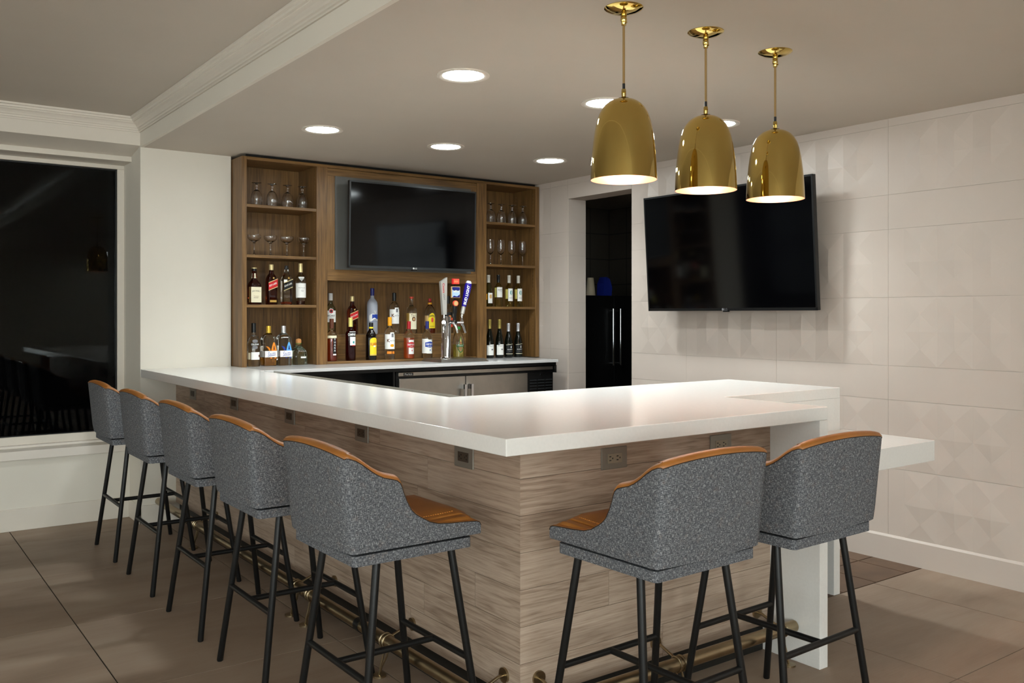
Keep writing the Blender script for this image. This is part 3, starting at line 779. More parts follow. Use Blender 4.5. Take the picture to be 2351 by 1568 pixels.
# ------------------------------------------------------------------ bar stools
SK = 0.68       # underside of the upholstery
def build_stool():
    t = bpy.data.objects.new('bar_stool', None); COL.objects.link(t); ORG[t.name] = Vector((0, 0, 0)); t.empty_display_size = 0.1
    # side profile: distance from the back edge, height of the fabric edge
    sp = [(0.0, 1.013), (0.010, 1.0155), (0.02, 1.0145), (0.041, 1.006), (0.062, 0.992), (0.092, 0.968), (0.112, 0.955), (0.132, 0.945), (0.158, 0.938), (0.178, 0.932), (0.19, 0.922), (0.196, 0.908),
          (0.2, 0.893), (0.21, 0.864), (0.226, 0.834), (0.242, 0.818), (0.258, 0.807), (0.294, 0.787), (0.327, 0.777), (0.381, 0.772), (0.45, 0.768), (0.482, 0.765), (0.495, 0.76), (0.5, 0.75)]
    xb, W = -0.279, 0.243
    path = []                                   # (x, y, inward normal, z_top, s)
    for d, z in reversed(sp): path.append((xb + d, -W, (0, 1), z))
    NB = 14
    for k in range(1, NB):
        f = k / NB; z = 1.014 + 0.020 * sin(pi * f) ** 0.75
        path.append((xb - 0.012 * sin(pi * f), -W + 2 * W * f, (1, 0), z))
    for d, z in sp: path.append((xb + d, W, (0, -1), z))
    # round the two back corners a little
    def corner(x, y):
        r = 0.022
        if x < xb + r and abs(y) > W - r:
            cx, cy = xb + r, (W - r) * (1 if y > 0 else -1)
            v = Vector((x - cx, y - cy)); v.normalize(); return cx + v.x * r, cy + v.y * r
        return x, y
    zb, NZ = 0.7215, 7
    rings = []; s_ = 0.0; last = None
    for x, y, n, z in path:
        x, y = corner(x, y)
        if last: s_ += math.dist(last, (x, y))
        last = (x, y); col = []
        for j in range(NZ + 1):
            q = j / NZ; zz = zb + (z - zb) * q
            fl_ = (zz - zb) / 0.29                # flare: bottom tucks in
            bx = x + (0.028 * (1 - fl_) * max(0.0, 1 - (x - xb) / 0.5))
            by = y * (0.978 + 0.022 * min(1, fl_))
            tuck = 0.004 if j == 0 else 0
            bx += tuck * (1 if n == (1, 0) else 0); by -= tuck * (1 if y > 0 else -1) * (0 if n == (1, 0) else 1)
            col.append((bx, by, zz))
        rings.append((col, s_, n))
    sh = MB()
    for (a, sa, na), (b, sb, nb) in zip(rings, rings[1:]):
        for j in range(NZ):
            sh.face([b[j], a[j], a[j + 1], b[j + 1]], [(sb, b[j][2]), (sa, a[j][2]), (sa, a[j + 1][2]), (sb, b[j + 1][2])], 0, True)
    # front end caps and underside
    for col, s0, n in (rings[0], rings[-1]):
        sg = 1 if col[0][1] > 0 else -1
        fr_ = [(p[0], p[1] - sg * 0.035, p[2]) for p in col]
        for j in range(NZ):
            q = [col[j], col[j + 1], fr_[j + 1], fr_[j]]
            sh.face(q if sg > 0 else q[::-1], [(p[1], p[2]) for p in (q if sg > 0 else q[::-1])], 0, False)
    sh = weld(sh)
    so = obj('shell', sh, 'tweed', t, sharp=50)
    # leather roll and lining, following the top edge
    T = 0.042
    lt = MB(); prev = None
    for i, (col, s0, n) in enumerate(rings):
        p = Vector(col[-1]); x0 = col[-1][0]
        a = rings[max(i - 1, 0)][0][-1]; b = rings[min(i + 1, len(rings) - 1)][0][-1]
        tg = Vector((b[0] - a[0], b[1] - a[1], 0))
        if tg.length < 1e-6: tg = Vector((-n[1], n[0], 0))
        tg.normalize(); inn = Vector((tg.y, -tg.x, 0))
        if inn.dot(Vector((-p.x * 0.2, -p.y, 0)) if n != (1, 0) else Vector((1, 0, 0))) < 0: inn = -inn
        if n != (1, 0) and (p.x - xb) > 0.03: inn = Vector((0, n[1], 0))
        depth = T if p.z > 0.86 else T * max(0.25, (p.z - 0.75) / 0.11)
        hgt = 0.017 * (1.0 if p.z > 0.93 else max(0.22, (p.z - 0.75) / 0.18))
        cs = [p + Vector((0, 0, -0.001)), p + inn * (-0.001) + Vector((0, 0, hgt * 0.35)), p + inn * depth * 0.18 + Vector((0, 0, hgt * 0.85)), p + inn * depth * 0.5 + Vector((0, 0, hgt)),
              p + inn * depth * 0.82 + Vector((0, 0, hgt * 0.8)), p + inn * depth + Vector((0, 0, 0)), p + inn * (depth * 1.05) + Vector((0, 0, -0.02)),
              Vector(((p + inn * depth * 1.1).x, (p + inn * depth * 1.1).y, min(p.z - 0.03, 0.77)))]
        if prev:
            for k in range(len(cs) - 1): lt.face([prev[k], cs[k], cs[k + 1], prev[k + 1]], None, 0, True)
        prev = cs
    obj('back_lining', weld(lt), 'tan_leather', t, sharp=60)
    pp = [Vector(c[-1]) for c, s0, n in rings]
    obj('piping', MB().tube([tuple(p + Vector((0, 0, 0.0005))) for p in pp], 0.0015, 8), 'piping', so)
    # seat cushion: middle panel with two side borders
    st = MB()
    def cushion(y0, y1, zc, x1=0.219):
        nx, ny = 12, 8; g = []
        for i in range(nx + 1):
            fx = i / nx; x = -0.24 + (x1 + 0.24) * fx; row = []
            for j in range(ny + 1):
                fy = j / ny; y = y0 + (y1 - y0) * fy
                edge = min(1.0, min(fy, 1 - fy) * 7)
                z = zc - 0.010 * (1 - edge) ** 2 - 0.020 * max(0, (fx - 0.88) / 0.12) ** 2 - 0.012 * sin(pi * min(1, fx * 1.1)) * 0.6
                z += 0.018 * max(0, 0.4 - fx)
                row.append((x, y, z))
            g.append(row)
        for i in range(nx):
            for j in range(ny): st.face([g[i][j], g[i + 1][j], g[i + 1][j + 1], g[i][j + 1]], None, 0, True)
        f = g[-1]
        for j in range(ny): st.face([f[j], (f[j][0] + 0.001, f[j][1], 0.728), (f[j + 1][0] + 0.001, f[j + 1][1], 0.728), f[j + 1]], None, 0, True)
        for row in (0, ny):
            for i in range(nx):
                a, b = g[i][row], g[i + 1][row]; q = [a, b, (b[0], b[1], 0.735), (a[0], a[1], 0.735)]
                st.face(q if row == 0 else q[::-1], None, 0, True)
    cushion(-0.178, 0.178, 0.797); cushion(-0.222, -0.1795, 0.783); cushion(0.1795, 0.222, 0.783)
    se = obj('seat', weld(st), 'tan_leather', t, sharp=60)
    sd = MB()
    for yy, zz in ((0.170, 0.7955), (0.188, 0.7825), (0.214, 0.7815)):
        for sg in (1, -1):
            x = -0.05
            while x < 0.15:
                z = zz - 0.0072 * sin(pi * min(1, ((x + 0.24) / 0.459) * 1.1)) - 0.0015
                sd.box(x, x + 0.005, sg * yy - 0.0007, sg * yy + 0.0007, z, z + 0.0016); x += 0.009
    o = obj('stitching', sd, 'thread', se)
    # skirt below the shell
    obj('skirt', MB().rbox(-0.2365, 0.194, -0.2265, 0.2265, SK, 0.7125, 0.016), 'tweed', t, bevel=0.004)
    obj('groove_shade', MB().rbox(-0.222, 0.182, -0.212, 0.212, SK + 0.01, 0.75, 0.012), 'black_plastic', t)  # black box put in the groove as the shadow line between shell and skirt
    # legs
    for sx, fx, tx in ((-1, -0.225, -0.14), (1, 0.225, 0.132)):
        for sy in (-1, 1):
            obj('leg', MB().tube([(fx, sy * 0.2485, 0.0), (fx, sy * 0.2485, 0.004), (tx, sy * 0.19, SK + 0.002)], [0.0105, 0.0128, 0.0128], 16), 'black_metal', t)
    zr = 0.315; f = zr / SK
    xbk = -0.225 + 0.085 * f; xfr = 0.225 - 0.093 * f; yy = 0.2485 - 0.0585 * f
    obj('cross_rung', MB().tube([(xbk, -yy, zr), (xbk, yy, zr)], 0.0112, 14), 'black_metal', t)
    obj('cross_rung', MB().tube([(xfr, -yy, zr), (xfr, yy, zr)], 0.0112, 14), 'black_metal', t)
    obj('centre_rung', MB().tube([(xbk, 0, zr), (xfr, 0, zr)], 0.0112, 14), 'black_metal', t)
    return t
stool = build_stool()
SP = [((1.46, 5.858), 0, 'tweed bar stool with tan leather edge nearest the window, farthest in the left row'),
      ((1.463, 5.059), 0, 'second tweed and tan leather bar stool from the window in the left row'),
      ((1.466, 4.279), 0, 'middle tweed bar stool of the five along the left side of the bar'),
      ((1.462, 3.508), 0, 'fourth tweed bar stool from the window, just behind the one with its seat showing'),
      ((1.46, 2.708), 0, 'nearest tweed bar stool of the left row, tan leather seat showing on its right'),
      ((2.069, 2.071), 91.5, 'tweed bar stool at the bar front, tan leather seat showing on its left'),
      ((2.692, 2.06), 91.5, 'tweed bar stool in front of the white waterfall end of the bar')]
for k, (p, r, l) in enumerate(SP):
    s = stool if k == 0 else copy_tree(stool)
    s.location = (p[0], p[1], 0); s.rotation_euler = (0, 0, radians(r))
    tag(s, l, 'bar stool', 'tweed and tan leather bar stools')

# ------------------------------------------------------------------ glasses
def glass_thing(name, prof):
    return obj(name, MB().lathe(prof, 32, cap=False), 'glass')
# (outer down to foot, then inner) profiles, base at z = 0
gob = [(0.0, 0.0), (0.034, 0.001), (0.034, 0.003), (0.012, 0.007), (0.0065, 0.016), (0.009, 0.026), (0.0065, 0.036), (0.008, 0.05), (0.024, 0.062), (0.036, 0.085), (0.0415, 0.115), (0.042, 0.14), (0.0405, 0.17),
       (0.0392, 0.17), (0.0407, 0.14), (0.0402, 0.115), (0.0345, 0.086), (0.022, 0.065), (0.0, 0.058)]
gob_inv = [(r, 0.17 - z) for r, z in reversed(gob)]
coupe = [(0.0, 0.0), (0.034, 0.001), (0.034, 0.0025), (0.010, 0.008), (0.0055, 0.02), (0.0045, 0.05), (0.006, 0.085), (0.014, 0.1), (0.034, 0.111), (0.046, 0.124), (0.0485, 0.138), (0.047, 0.15),
         (0.0458, 0.15), (0.0472, 0.138), (0.0448, 0.125), (0.033, 0.1125), (0.012, 0.102), (0.0, 0.099)]
wineg = [(0.0, 0.0), (0.033, 0.001), (0.033, 0.0025), (0.008, 0.007), (0.004, 0.02), (0.0036, 0.07), (0.006, 0.09), (0.018, 0.1), (0.030, 0.118), (0.0345, 0.142), (0.0335, 0.175), (0.0285, 0.218),
         (0.0275, 0.218), (0.0324, 0.175), (0.0333, 0.142), (0.0288, 0.119), (0.017, 0.1025), (0.0, 0.095)]
ORD = ['first', 'second', 'third', 'fourth']
gsets = [('goblet', gob_inv, [2.376, 2.493, 2.612, 2.730], 2.2405, 'upside-down water goblet, %s from the left on the top left shelf', 'goblet', 'upturned goblets on the top left shelf'),
         ('coupe_glass', coupe, [2.358, 2.481, 2.607, 2.739], 1.8785, 'wide-bowled coupe glass, %s from the left on the second left shelf', 'cocktail glass', 'coupe glasses on the left shelf'),
         ('goblet', gob_inv, [4.460, 4.572, 4.689, 4.806], 2.2405, 'upside-down water goblet, %s from the left on the top right shelf', 'goblet', 'upturned goblets on the top right shelf'),
         ('wine_glass', wineg, [4.456, 4.567, 4.684, 4.803], 1.8785, 'tall stemmed wine glass, %s from the left on the right shelf', 'wine glass', 'wine glasses on the right shelf')]
proto = {}
for nm_, pf, xs, zz, lab, cat, grp in gsets:
    for k, x in enumerate(xs):
        if nm_ not in proto: o = proto[nm_] = glass_thing(nm_, pf)
        else: o = proto[nm_].copy(); COL.objects.link(o)
        o.location = (x, 6.40, zz); o.rotation_euler = (0, 0, 0.3 * k)
        tag(o, lab % ORD[k], cat, grp)

# ------------------------------------------------------------------ bottles
class Bottle:
    def __init__(s, name, label, pos, R, prof, m, group, square=0.0, cat='bottle'):
        s.R = R; s.sq = square; s.o = pos
        s.t = thing(name, label, cat, pos, group)
        n = 32
        s.body = obj('bottle_glass', MB().lathe(prof, n, pos, sq=square), m, s.t, sharp=50)
    def cap(s, prof, m, name='cap'):
        return obj(name, MB().lathe(prof, 24, s.o), m, s.t)
    def fill(s, z0, z1, m, r=None):
        return obj('liquid', MB().lathe([(0, z0), ((r or s.R) - 0.004, z0), ((r or s.R) - 0.004, z1), (0, z1)], 32, s.o, sq=s.sq), m, s.t)
    def surf(s, off=0.0006, R=None):
        R = R or s.R; x, y, z = s.o
        if s.sq: return lambda u, v: (x + u, y - R * 1.0 - off, z + v)
        tw_ = 1.2 * max(0.0, math.atan2(x, y) - radians(10))
        return lambda u, v: (x + (R + off) * sin(u / R - tw_), y - (R + off) * cos(u / R - tw_), z + v)
    def label(s, u0, u1, bot, top, m, off=0.0006, R=None, parent=None, name='paper_label', n=16):
        f = s.surf(off, R); mb = MB()
        B = bot if callable(bot) else (lambda u: bot); T_ = top if callable(top) else (lambda u: top)
        for k in range(n):
            a = u0 + (u1 - u0) * k / n; b = u0 + (u1 - u0) * (k + 1) / n
            mb.face([f(a, B(a)), f(b, B(b)), f(b, T_(b)), f(a, T_(a))], None, 0, True)
        return obj(name, weld(mb), m, parent or s.t)
    def sideface(s, w0, w1, z0, z1, m, name='side_label'):     # flat label on the -x face of a square bottle
        x, y, z = s.o; X = x - s.R - 0.0006
        mb = MB(); mb.face([(X, y + w1, z + z0), (X, y + w0, z + z0), (X, y + w0, z + z1), (X, y + w1, z + z1)])
        return obj(name, mb, m, s.t)
    def text(s, st, u, v, m, width=None, height=None, off=0.0012, parent=None, R=None, **k):
        return obj('lettering', text_mb(st, s.surf(off, R), u, v, width, height, **k), m, parent or s.body)
    def disc(s, u, v, r, m, off=0.0010, parent=None, ry=None, name='emblem'):
        ry = ry or r; n = 12
        q = lambda a: ry * math.sqrt(max(0, 1 - ((a - u) / r) ** 2))
        return s.label(u - r, u + r, lambda a: v - q(a), lambda a: v + q(a), m, off, parent=parent, name=name, n=n)

def spirit_prof(R, H, body, neck_r, neck0, top=None, foot=0.0):
    """body: height of the shoulder start, neck0: where the neck starts"""
    top = top or H; d = neck0 - body
    return [(0, 0.002), (R * 0.86, 0.0), (R, 0.008), (R, body), (R * 0.96, body + d * 0.25), (R * 0.82, body + d * 0.5), (neck_r + (R - neck_r) * 0.3, body + d * 0.75), (neck_r * 1.15, neck0), (neck_r, neck0 + (top - neck0) * 0.3), (neck_r, top), (0, top)]
def capp(r, z0, z1): return [(0, z0), (r, z0), (r, z1 - 0.002), (r - 0.002, z1), (0, z1)]

GL = 'spirit bottles on the left shelf'; GB = 'spirit bottles standing on the left end of the back counter'
GF = 'front row of bottles in the niche'; GR = 'raised back row of bottles in the niche'
GW = 'white wines on the right shelf'; GD = 'dark wine bottles on the right end of the back counter'
S1 = 1.5195
# left shelf
b = Bottle('whiskey_bottle', 'square whiskey bottle with a large cream label, first on the left shelf', (2.358, 6.40, S1), 0.041, [(0, 0.001), (0.038, 0), (0.041, 0.006), (0.041, 0.135), (0.036, 0.155), (0.024, 0.172), (0.0165, 0.185), (0.0175, 0.2), (0.0145, 0.225), (0.0135, 0.25), (0, 0.25)], 'whiskey_glass', GL, 7)
b.cap(capp(0.0165, 0.244, 0.262), 'dark_cap'); b.cap(capp(0.019, 0.262, 0.27), 'pale_gold_cap', 'cap_top')
b.label(-0.038, 0.0385, 0.016, 0.128, 'cream_paper'); b.sideface(-0.0385, -0.006, 0.016, 0.128, 'tan_ink')
b.cap([(0.0185, 0.192), (0.0195, 0.193), (0.0152, 0.228), (0.0145, 0.228)], 'cream_paper', 'neck_label')
b.text('JACK DANIEL’S', 0.0, 0.098, 'black_ink', 0.062, 0.014, arc=4.0); b.text('Tennessee', 0, 0.062, 'brown_ink', 0.036); b.text('HONEY', 0, 0.05, 'brown_ink', 0.036, 0.008)
def johnnie(pos, m, strip, grp, lab, lettering, liquid=None):
    b = Bottle('whisky_bottle', lab, pos, 0.036, [(0, 0.001), (0.034, 0), (0.036, 0.006), (0.036, 0.17), (0.034, 0.19), (0.025, 0.215), (0.015, 0.23), (0.0135, 0.25), (0.013, 0.275), (0, 0.275)], m, grp, 7)
    k = 0.42
    lo = lambda u: 0.118 + k * u; hi = lambda u: 0.176 + k * u
    b.label(-0.034, 0.0355, lo, hi, strip)
    b.label(-0.034, 0.0355, lambda u: hi(u) - 0.003, lambda u: hi(u) + 0.002, 'pale_gold_cap', 0.001, name='label_edge'); b.label(-0.034, 0.0355, lambda u: lo(u) - 0.002, lambda u: lo(u) + 0.003, 'pale_gold_cap', 0.001, name='label_edge')
    b.text(lettering, 0, 0.149, 'white_print', 0.058, 0.013, slope=k, bold=0.01)
    return b
b = johnnie((2.487, 6.40, S1), 'whiskey_glass', 'red_ink', GL, 'square dark whisky bottle with a slanted red label on the left shelf', 'RED LABEL')
b.cap(capp(0.0165, 0.255, 0.297), 'pale_gold_cap'); b.label(-0.024, 0.026, 0.018, 0.034, 'gold_foil'); b.disc(0.004, 0.196, 0.006, 'gold_foil')
b = johnnie((2.604, 6.40, S1), 'clear_spirit', 'black_ink', GL, 'nearly empty square whisky bottle with a slanted black label on the left shelf', 'BLACK LABEL')
b.cap(capp(0.0125, 0.262, 0.292), 'dark_cap'); b.fill(0.006, 0.022, 'amaretto_glass'); b.disc(0.004, 0.198, 0.007, 'gold_foil'); b.label(-0.034, -0.008, 0.155, 0.186, 'white_paper', name='back_label')
b = Bottle('whisky_bottle', 'whisky bottle with a tall white label and cream capsule, fourth on the left shelf', (2.716, 6.40, S1), 0.037, [(0, 0.001), (0.03, 0), (0.0315, 0.006), (0.039, 0.165), (0.0375, 0.19), (0.028, 0.215), (0.016, 0.228), (0.0135, 0.245), (0.0135, 0.30), (0, 0.30)], 'clear_spirit', GL)
b.fill(0.005, 0.03, 'whiskey_glass', 0.032); b.cap(capp(0.0155, 0.245, 0.312), 'pale_gold_cap')
f_ = 0.0375
b.label(-0.047, 0.047, 0.054, 0.162, 'white_paper', R=0.0392); b.text('MACALLAN', 0.004, 0.128, 'grey_ink', 0.05, R=0.0392, off=0.0016); b.text('12', 0.008, 0.106, 'grey_ink', None, 0.013, R=0.0392, off=0.0016)
b.label(-0.02, 0.026, lambda u: 0.176 + abs(u - 0.003) * 1.2, 0.21, 'white_print', R=0.0325, name='shoulder_label')
# left end of the back counter
Z0 = 1.0705
b = Bottle('rum_bottle', 'clear round rum bottle with black cap, left end of the back counter', (2.349, 6.385, Z0), 0.0455, [(0, 0.001), (0.043, 0), (0.0455, 0.008), (0.0455, 0.165), (0.043, 0.19), (0.03, 0.208), (0.03, 0.221), (0.0155, 0.226), (0.0135, 0.25), (0.0135, 0.29), (0, 0.29)], 'clear_spirit', GB)
b.cap(capp(0.0165, 0.246, 0.315), 'dark_cap'); b.label(-0.024, 0.043, 0.05, 0.104, 'white_paper'); b.label(-0.062, -0.03, 0.052, 0.1, 'cream_paper', name='back_label')
b.label(-0.026, 0.034, 0.152, 0.17, 'black_ink', name='name_band'); b.text('CRUZAN', 0.004, 0.161, 'white_print', 0.056, 0.012, bold=0.02, off=0.0016)
b.disc(0.004, 0.184, 0.022, 'grey_ink', ry=0.012); b.disc(0.004, 0.139, 0.022, 'grey_ink', ry=0.012); b.disc(0.038, 0.077, 0.009, 'brown_ink', 0.0014)
def sauza(pos, lab, cap, body_c, tail, liquid):
    b = Bottle('tequila_bottle', lab, pos, 0.049, [(0, 0.001), (0.046, 0), (0.049, 0.006), (0.049, 0.192), (0.047, 0.203), (0.035, 0.222), (0.02, 0.236), (0.0155, 0.245), (0.0145, 0.28), (0, 0.28)], 'clear_spirit', GB, 9)
    if liquid: b.fill(0.006, 0.062, liquid)
    b.cap([(0, 0.24), (0.0175, 0.24), (0.017, 0.262), (0.0165, 0.264), (0.0172, 0.268), (0.0165, 0.292), (0.0, 0.294)], cap)
    b.label(-0.046, 0.048, 0.064, 0.110, 'white_paper'); b.sideface(-0.047, 0.04, 0.066, 0.110, 'white_paper'); b.text('Sauza', 0.004, 0.089, 'violet_ink', 0.058, 0.034, slope=0.12, shear=0.25)
    # bird emblem: body, head and striped tail standing on the label
    b.label(0.002, 0.042, 0.110, lambda u: 0.112 + 0.062 * max(0, math.sin(pi * min(1, max(0, (u + 0.0) / 0.044)))) ** 1.2, body_c, 0.001, name='bird_emblem')
    b.label(0.017, 0.029, 0.118, lambda u: 0.15 - 900 * (u - 0.023) ** 2, 'brown_ink' if tail == 'orange_ink' else 'navy_cap', 0.0014, name='bird_wing')
    for k in range(4):
        R0 = 0.034 - 0.008 * k
        b.label(-0.036 + 0.006 * k, -0.002 - 0.002 * k, lambda u, R0=R0, k=k: 0.110 + max(0, (R0 - 0.004) ** 2 - (u + 0.036 - 0.006 * k) ** 2) ** 0.5, lambda u, R0=R0, k=k: 0.110 + max(0, R0 ** 2 - (u + 0.036 - 0.006 * k) ** 2) ** 0.5, tail, 0.001, name='tail_stripe')
    for u in (-0.006, 0.026): b.label(u, u + 0.016, 0.055, lambda q, u=u: 0.057 + 0.007 * (1 - abs((q - u) / 0.008 - 1)), tail, 0.001, name='bird_foot')
sauza((2.468, 6.405, Z0), 'square tequila bottle with gold cap and orange bird on the back counter', 'gold_cap', 'orange_ink', 'orange_ink', 'amber_glass')
sauza((2.584, 6.405, Z0), 'square tequila bottle with silver cap and blue bird on the back counter', 'silver_cap', 'lightblue_ink', 'blue_ink', None)
b = Bottle('tequila_bottle', 'squat clear tequila bottle with round cork stopper beside the wooden stile', (2.708, 6.42, Z0), 0.054, [(0, 0.001), (0.052, 0), (0.056, 0.006), (0.056, 0.07), (0.052, 0.095), (0.04, 0.117), (0.022, 0.133), (0.018, 0.15), (0.02, 0.155), (0, 0.155)], 'green_glass', GB, 5)
b.cap([(0, 0.145), (0.0155, 0.148), (0.0175, 0.158), (0.021, 0.166), (0.0215, 0.18), (0.017, 0.192), (0.0, 0.197)], 'cork', 'stopper'); b.cap([(0.0, 0.156), (0.0235, 0.157), (0.0235, 0.1595), (0.0, 0.161)], 'green_ink', 'ribbon')
b.text('PATRON', 0.014, 0.102, 'silver_cap', 0.045, R=0.0545); b.label(-0.006, 0.036, 0.05, 0.062, 'white_print', name='back_label', R=0.057)
# niche, front row
ZN = 1.0905
b = Bottle('liqueur_bottle', 'half-full amber liqueur bottle at the left end of the niche front row', (2.952, 6.365, ZN), 0.042, spirit_prof(0.042, 0.3, 0.185, 0.0145, 0.245), 'clear_spirit', GF)
b.fill(0.004, 0.172, 'amaretto_glass'); b.cap(capp(0.0165, 0.25, 0.325), 'brown_ink'); b.label(0.006, 0.034, 0.06, 0.176, 'black_ink'); b.label(-0.045, 0.04, 0.178, 0.196, 'cream_paper', name='neck_band')
for k, ch in enumerate('TUACA'): b.text(ch, 0.02, 0.166 - 0.021 * k, 'white_print', None, 0.014, bold=0.02, off=0.0016)
b.label(0.006, 0.034, 0.046, 0.056, 'white_paper')
b = Bottle('bitters_bottle', 'dark red aperitif bottle with pale yellow cap in the niche front row', (3.115, 6.375, ZN), 0.0395, spirit_prof(0.0395, 0.3, 0.2, 0.0145, 0.25), 'ruby_glass', GF)
b.cap(capp(0.0165, 0.262, 0.333), 'yellow_foil'); b.label(-0.022, 0.048, 0.188, 0.216, 'black_ink', name='name_band'); b.text('CAMPARI', 0.008, 0.202, 'white_print', 0.064, 0.02, bold=0.03, off=0.0016)
b.label(-0.008, 0.044, 0.118, 0.184, 'white_paper'); b.disc(0.02, 0.142, 0.009, 'teal_ink', 0.0014); b.label(0.006, 0.034, 0.114, 0.12, 'red_ink', 0.001, name='red_strip'); b.label(-0.012, 0.046, 0.22, 0.225, 'white_print', name='top_line')
b = Bottle('liqueur_bottle', 'dark coffee liqueur bottle with a bright yellow arched label in the niche', (3.285, 6.36, ZN), 0.0425, [(0, 0.001), (0.04, 0), (0.0425, 0.008), (0.0425, 0.17), (0.04, 0.195), (0.03, 0.218), (0.0185, 0.235), (0.0155, 0.25), (0.015, 0.27), (0, 0.27)], 'coffee_glass', GF)
b.cap(capp(0.0165, 0.262, 0.293), 'dark_cap'); b.cap([(0, 0.247), (0.0172, 0.247), (0.0168, 0.259), (0, 0.259)], 'yellow_ink', 'neck_band')
b.label(-0.014, 0.053, 0.036, lambda u: 0.148 + 0.028 * max(0, 1 - ((u - 0.02) / 0.035) ** 2) ** 0.5, 'yellow_ink'); b.text('Kahlúa', 0.02, 0.128, 'red_ink', 0.056, 0.026, slope=0.15, bold=0.01, off=0.0016); b.disc(0.024, 0.108, 0.012, 'white_print', 0.0014, ry=0.006)
b.label(-0.01, 0.048, 0.039, 0.045, 'tan_ink', 0.001, name='lower_line')
def ketel(pos, lab, cap, orange, grp):
    b = Bottle('vodka_bottle', lab, pos, 0.0415, [(0, 0.001), (0.039, 0), (0.0415, 0.006), (0.0415, 0.2), (0.039, 0.224), (0.028, 0.246), (0.0165, 0.258), (0.014, 0.27), (0.0135, 0.3), (0, 0.3)], 'clear_spirit', grp)
    b.cap(capp(0.0165, 0.268, 0.336), cap)
    b.label(-0.05, 0.044, 0.082, 0.2, 'white_paper'); b.label(0.0, 0.036, 0.2, 0.214, 'white_paper', name='label_crest')
    b.text('K', -0.014, 0.15, 'brown_ink', None, 0.026, bold=0.03, off=0.0016); b.text('etel One', 0.02, 0.15, 'grey_ink', 0.044, 0.014, off=0.0016)
    b.label(0.01, 0.028, 0.176, 0.206, 'grey_ink', 0.001, name='crest_print')
    if orange: b.disc(0.016, 0.11, 0.018, 'orange_cap', 0.0014, ry=0.011); b.label(-0.026, 0.012, 0.044, 0.064, 'orange_ink', name='lower_label'); b.label(0.018, 0.04, 0.044, 0.064, 'orange_ink', name='lower_label')
    return b
ketel((3.458, 6.375, ZN), 'clear vodka bottle with orange-yellow cap in the niche front row', 'orange_cap', True, GF)
def deep(pos, lab, m, cap, c, white):
    b = Bottle('vodka_bottle', lab, pos, 0.0425, spirit_prof(0.0425, 0.275, 0.17, 0.0135, 0.235), m, GF)
    b.cap(capp(0.0152, 0.24, 0.302), cap)
    if not white: b.fill(0.003, 0.168, 'pink_liquid')
    if white: b.label(-0.06, 0.006, 0.04, 0.158, 'white_paper', name='back_label')
    b.label(-0.006 if not white else -0.008, 0.044, 0.038, 0.152, 'white_paper', 0.0008)
    b.label(-0.02, 0.056, lambda u: 0.086 + 0.008 * abs(u - 0.018) / 0.038, lambda u: 0.128 + 0.008 * (1 - abs(u - 0.018) / 0.038), c, 0.0012, name='name_shield')
    b.text('DEEP EDDY', 0.018, 0.114, 'white_print', 0.062, 0.014, bold=0.02, off=0.002); b.text('VODKA', 0.018, 0.096, 'white_print', 0.036, 0.008, off=0.002)
    b.disc(0.022, 0.066, 0.005, c, 0.0014, ry=0.006)
deep((3.628, 6.365, ZN), 'orange-pink vodka bottle with red cap in the niche front row', 'clear_spirit', 'red_cap', 'red_ink', False)
deep((3.799, 6.365, ZN), 'clear vodka bottle with dark blue cap and blue shield label', 'clear_spirit', 'navy_cap', 'blue_ink', True)
b = Bottle('tequila_bottle', 'pale yellow tequila bottle with diamond label to the right of the beer taps', (4.1, 6.36, ZN), 0.045, [(0, 0.001), (0.043, 0), (0.046, 0.008), (0.047, 0.12), (0.044, 0.16), (0.034, 0.195), (0.02, 0.222), (0.0155, 0.235), (0.0145, 0.262), (0, 0.262)], 'clear_spirit', GF)
b.fill(0.004, 0.105, 'light_tequila'); b.cap(capp(0.0165, 0.232, 0.256), 'green_ink', 'neck_band'); b.cap(capp(0.0175, 0.256, 0.281), 'brown_ink')
b.label(-0.012, 0.044, lambda u: 0.04 + 0.03 * min(1, abs(u - 0.016) / 0.028) ** 2 * 1.2, lambda u: 0.176 - 0.1 * min(1, abs(u - 0.016) / 0.028), 'green_ink')
b.label(-0.006, 0.038, lambda u: 0.046 + 0.03 * min(1, abs(u - 0.016) / 0.022) ** 2 * 1.2, lambda u: 0.162 - 0.09 * min(1, abs(u - 0.016) / 0.022), 'tan_ink', 0.001, name='inner_label'); b.label(-0.018, 0.05, 0.086, 0.106, 'green_ink', 0.0014, name='name_band'); b.text('HORNITOS', 0.016, 0.096, 'white_print', 0.052, 0.01, off=0.002); b.text('XP', 0.016, 0.12, 'red_ink', 0.018, off=0.002)
# niche, back row on the riser
ZR = 1.2895
b = Bottle('rum_bottle', 'clear green-tinted rum bottle with white cap in the niche back row', (3.022, 6.535, ZR), 0.041, spirit_prof(0.041, 0.29, 0.185, 0.0135, 0.25), 'green_glass', GR)
b.cap(capp(0.0165, 0.268, 0.325), 'white_cap'); b.label(-0.052, 0.046, 0.098, 0.188, 'white_paper'); b.disc(0.0, 0.184, 0.02, 'white_paper', 0.0010); b.disc(0.0, 0.184, 0.0165, 'red_cap', 0.0014); b.disc(0.0, 0.184, 0.0085, 'black_ink', 0.0018)
b.text('BACARDÍ', 0.0, 0.15, 'black_ink', 0.062, 0.016, bold=0.02, off=0.0016); b.text('SUPERIOR', 0.004, 0.135, 'grey_ink', 0.04, off=0.0016)
b = johnnie((3.205, 6.53, ZR), 'whiskey_glass', 'red_ink', GR, 'square red-brown whisky bottle with slanted red label in the niche back row', 'Red Label')
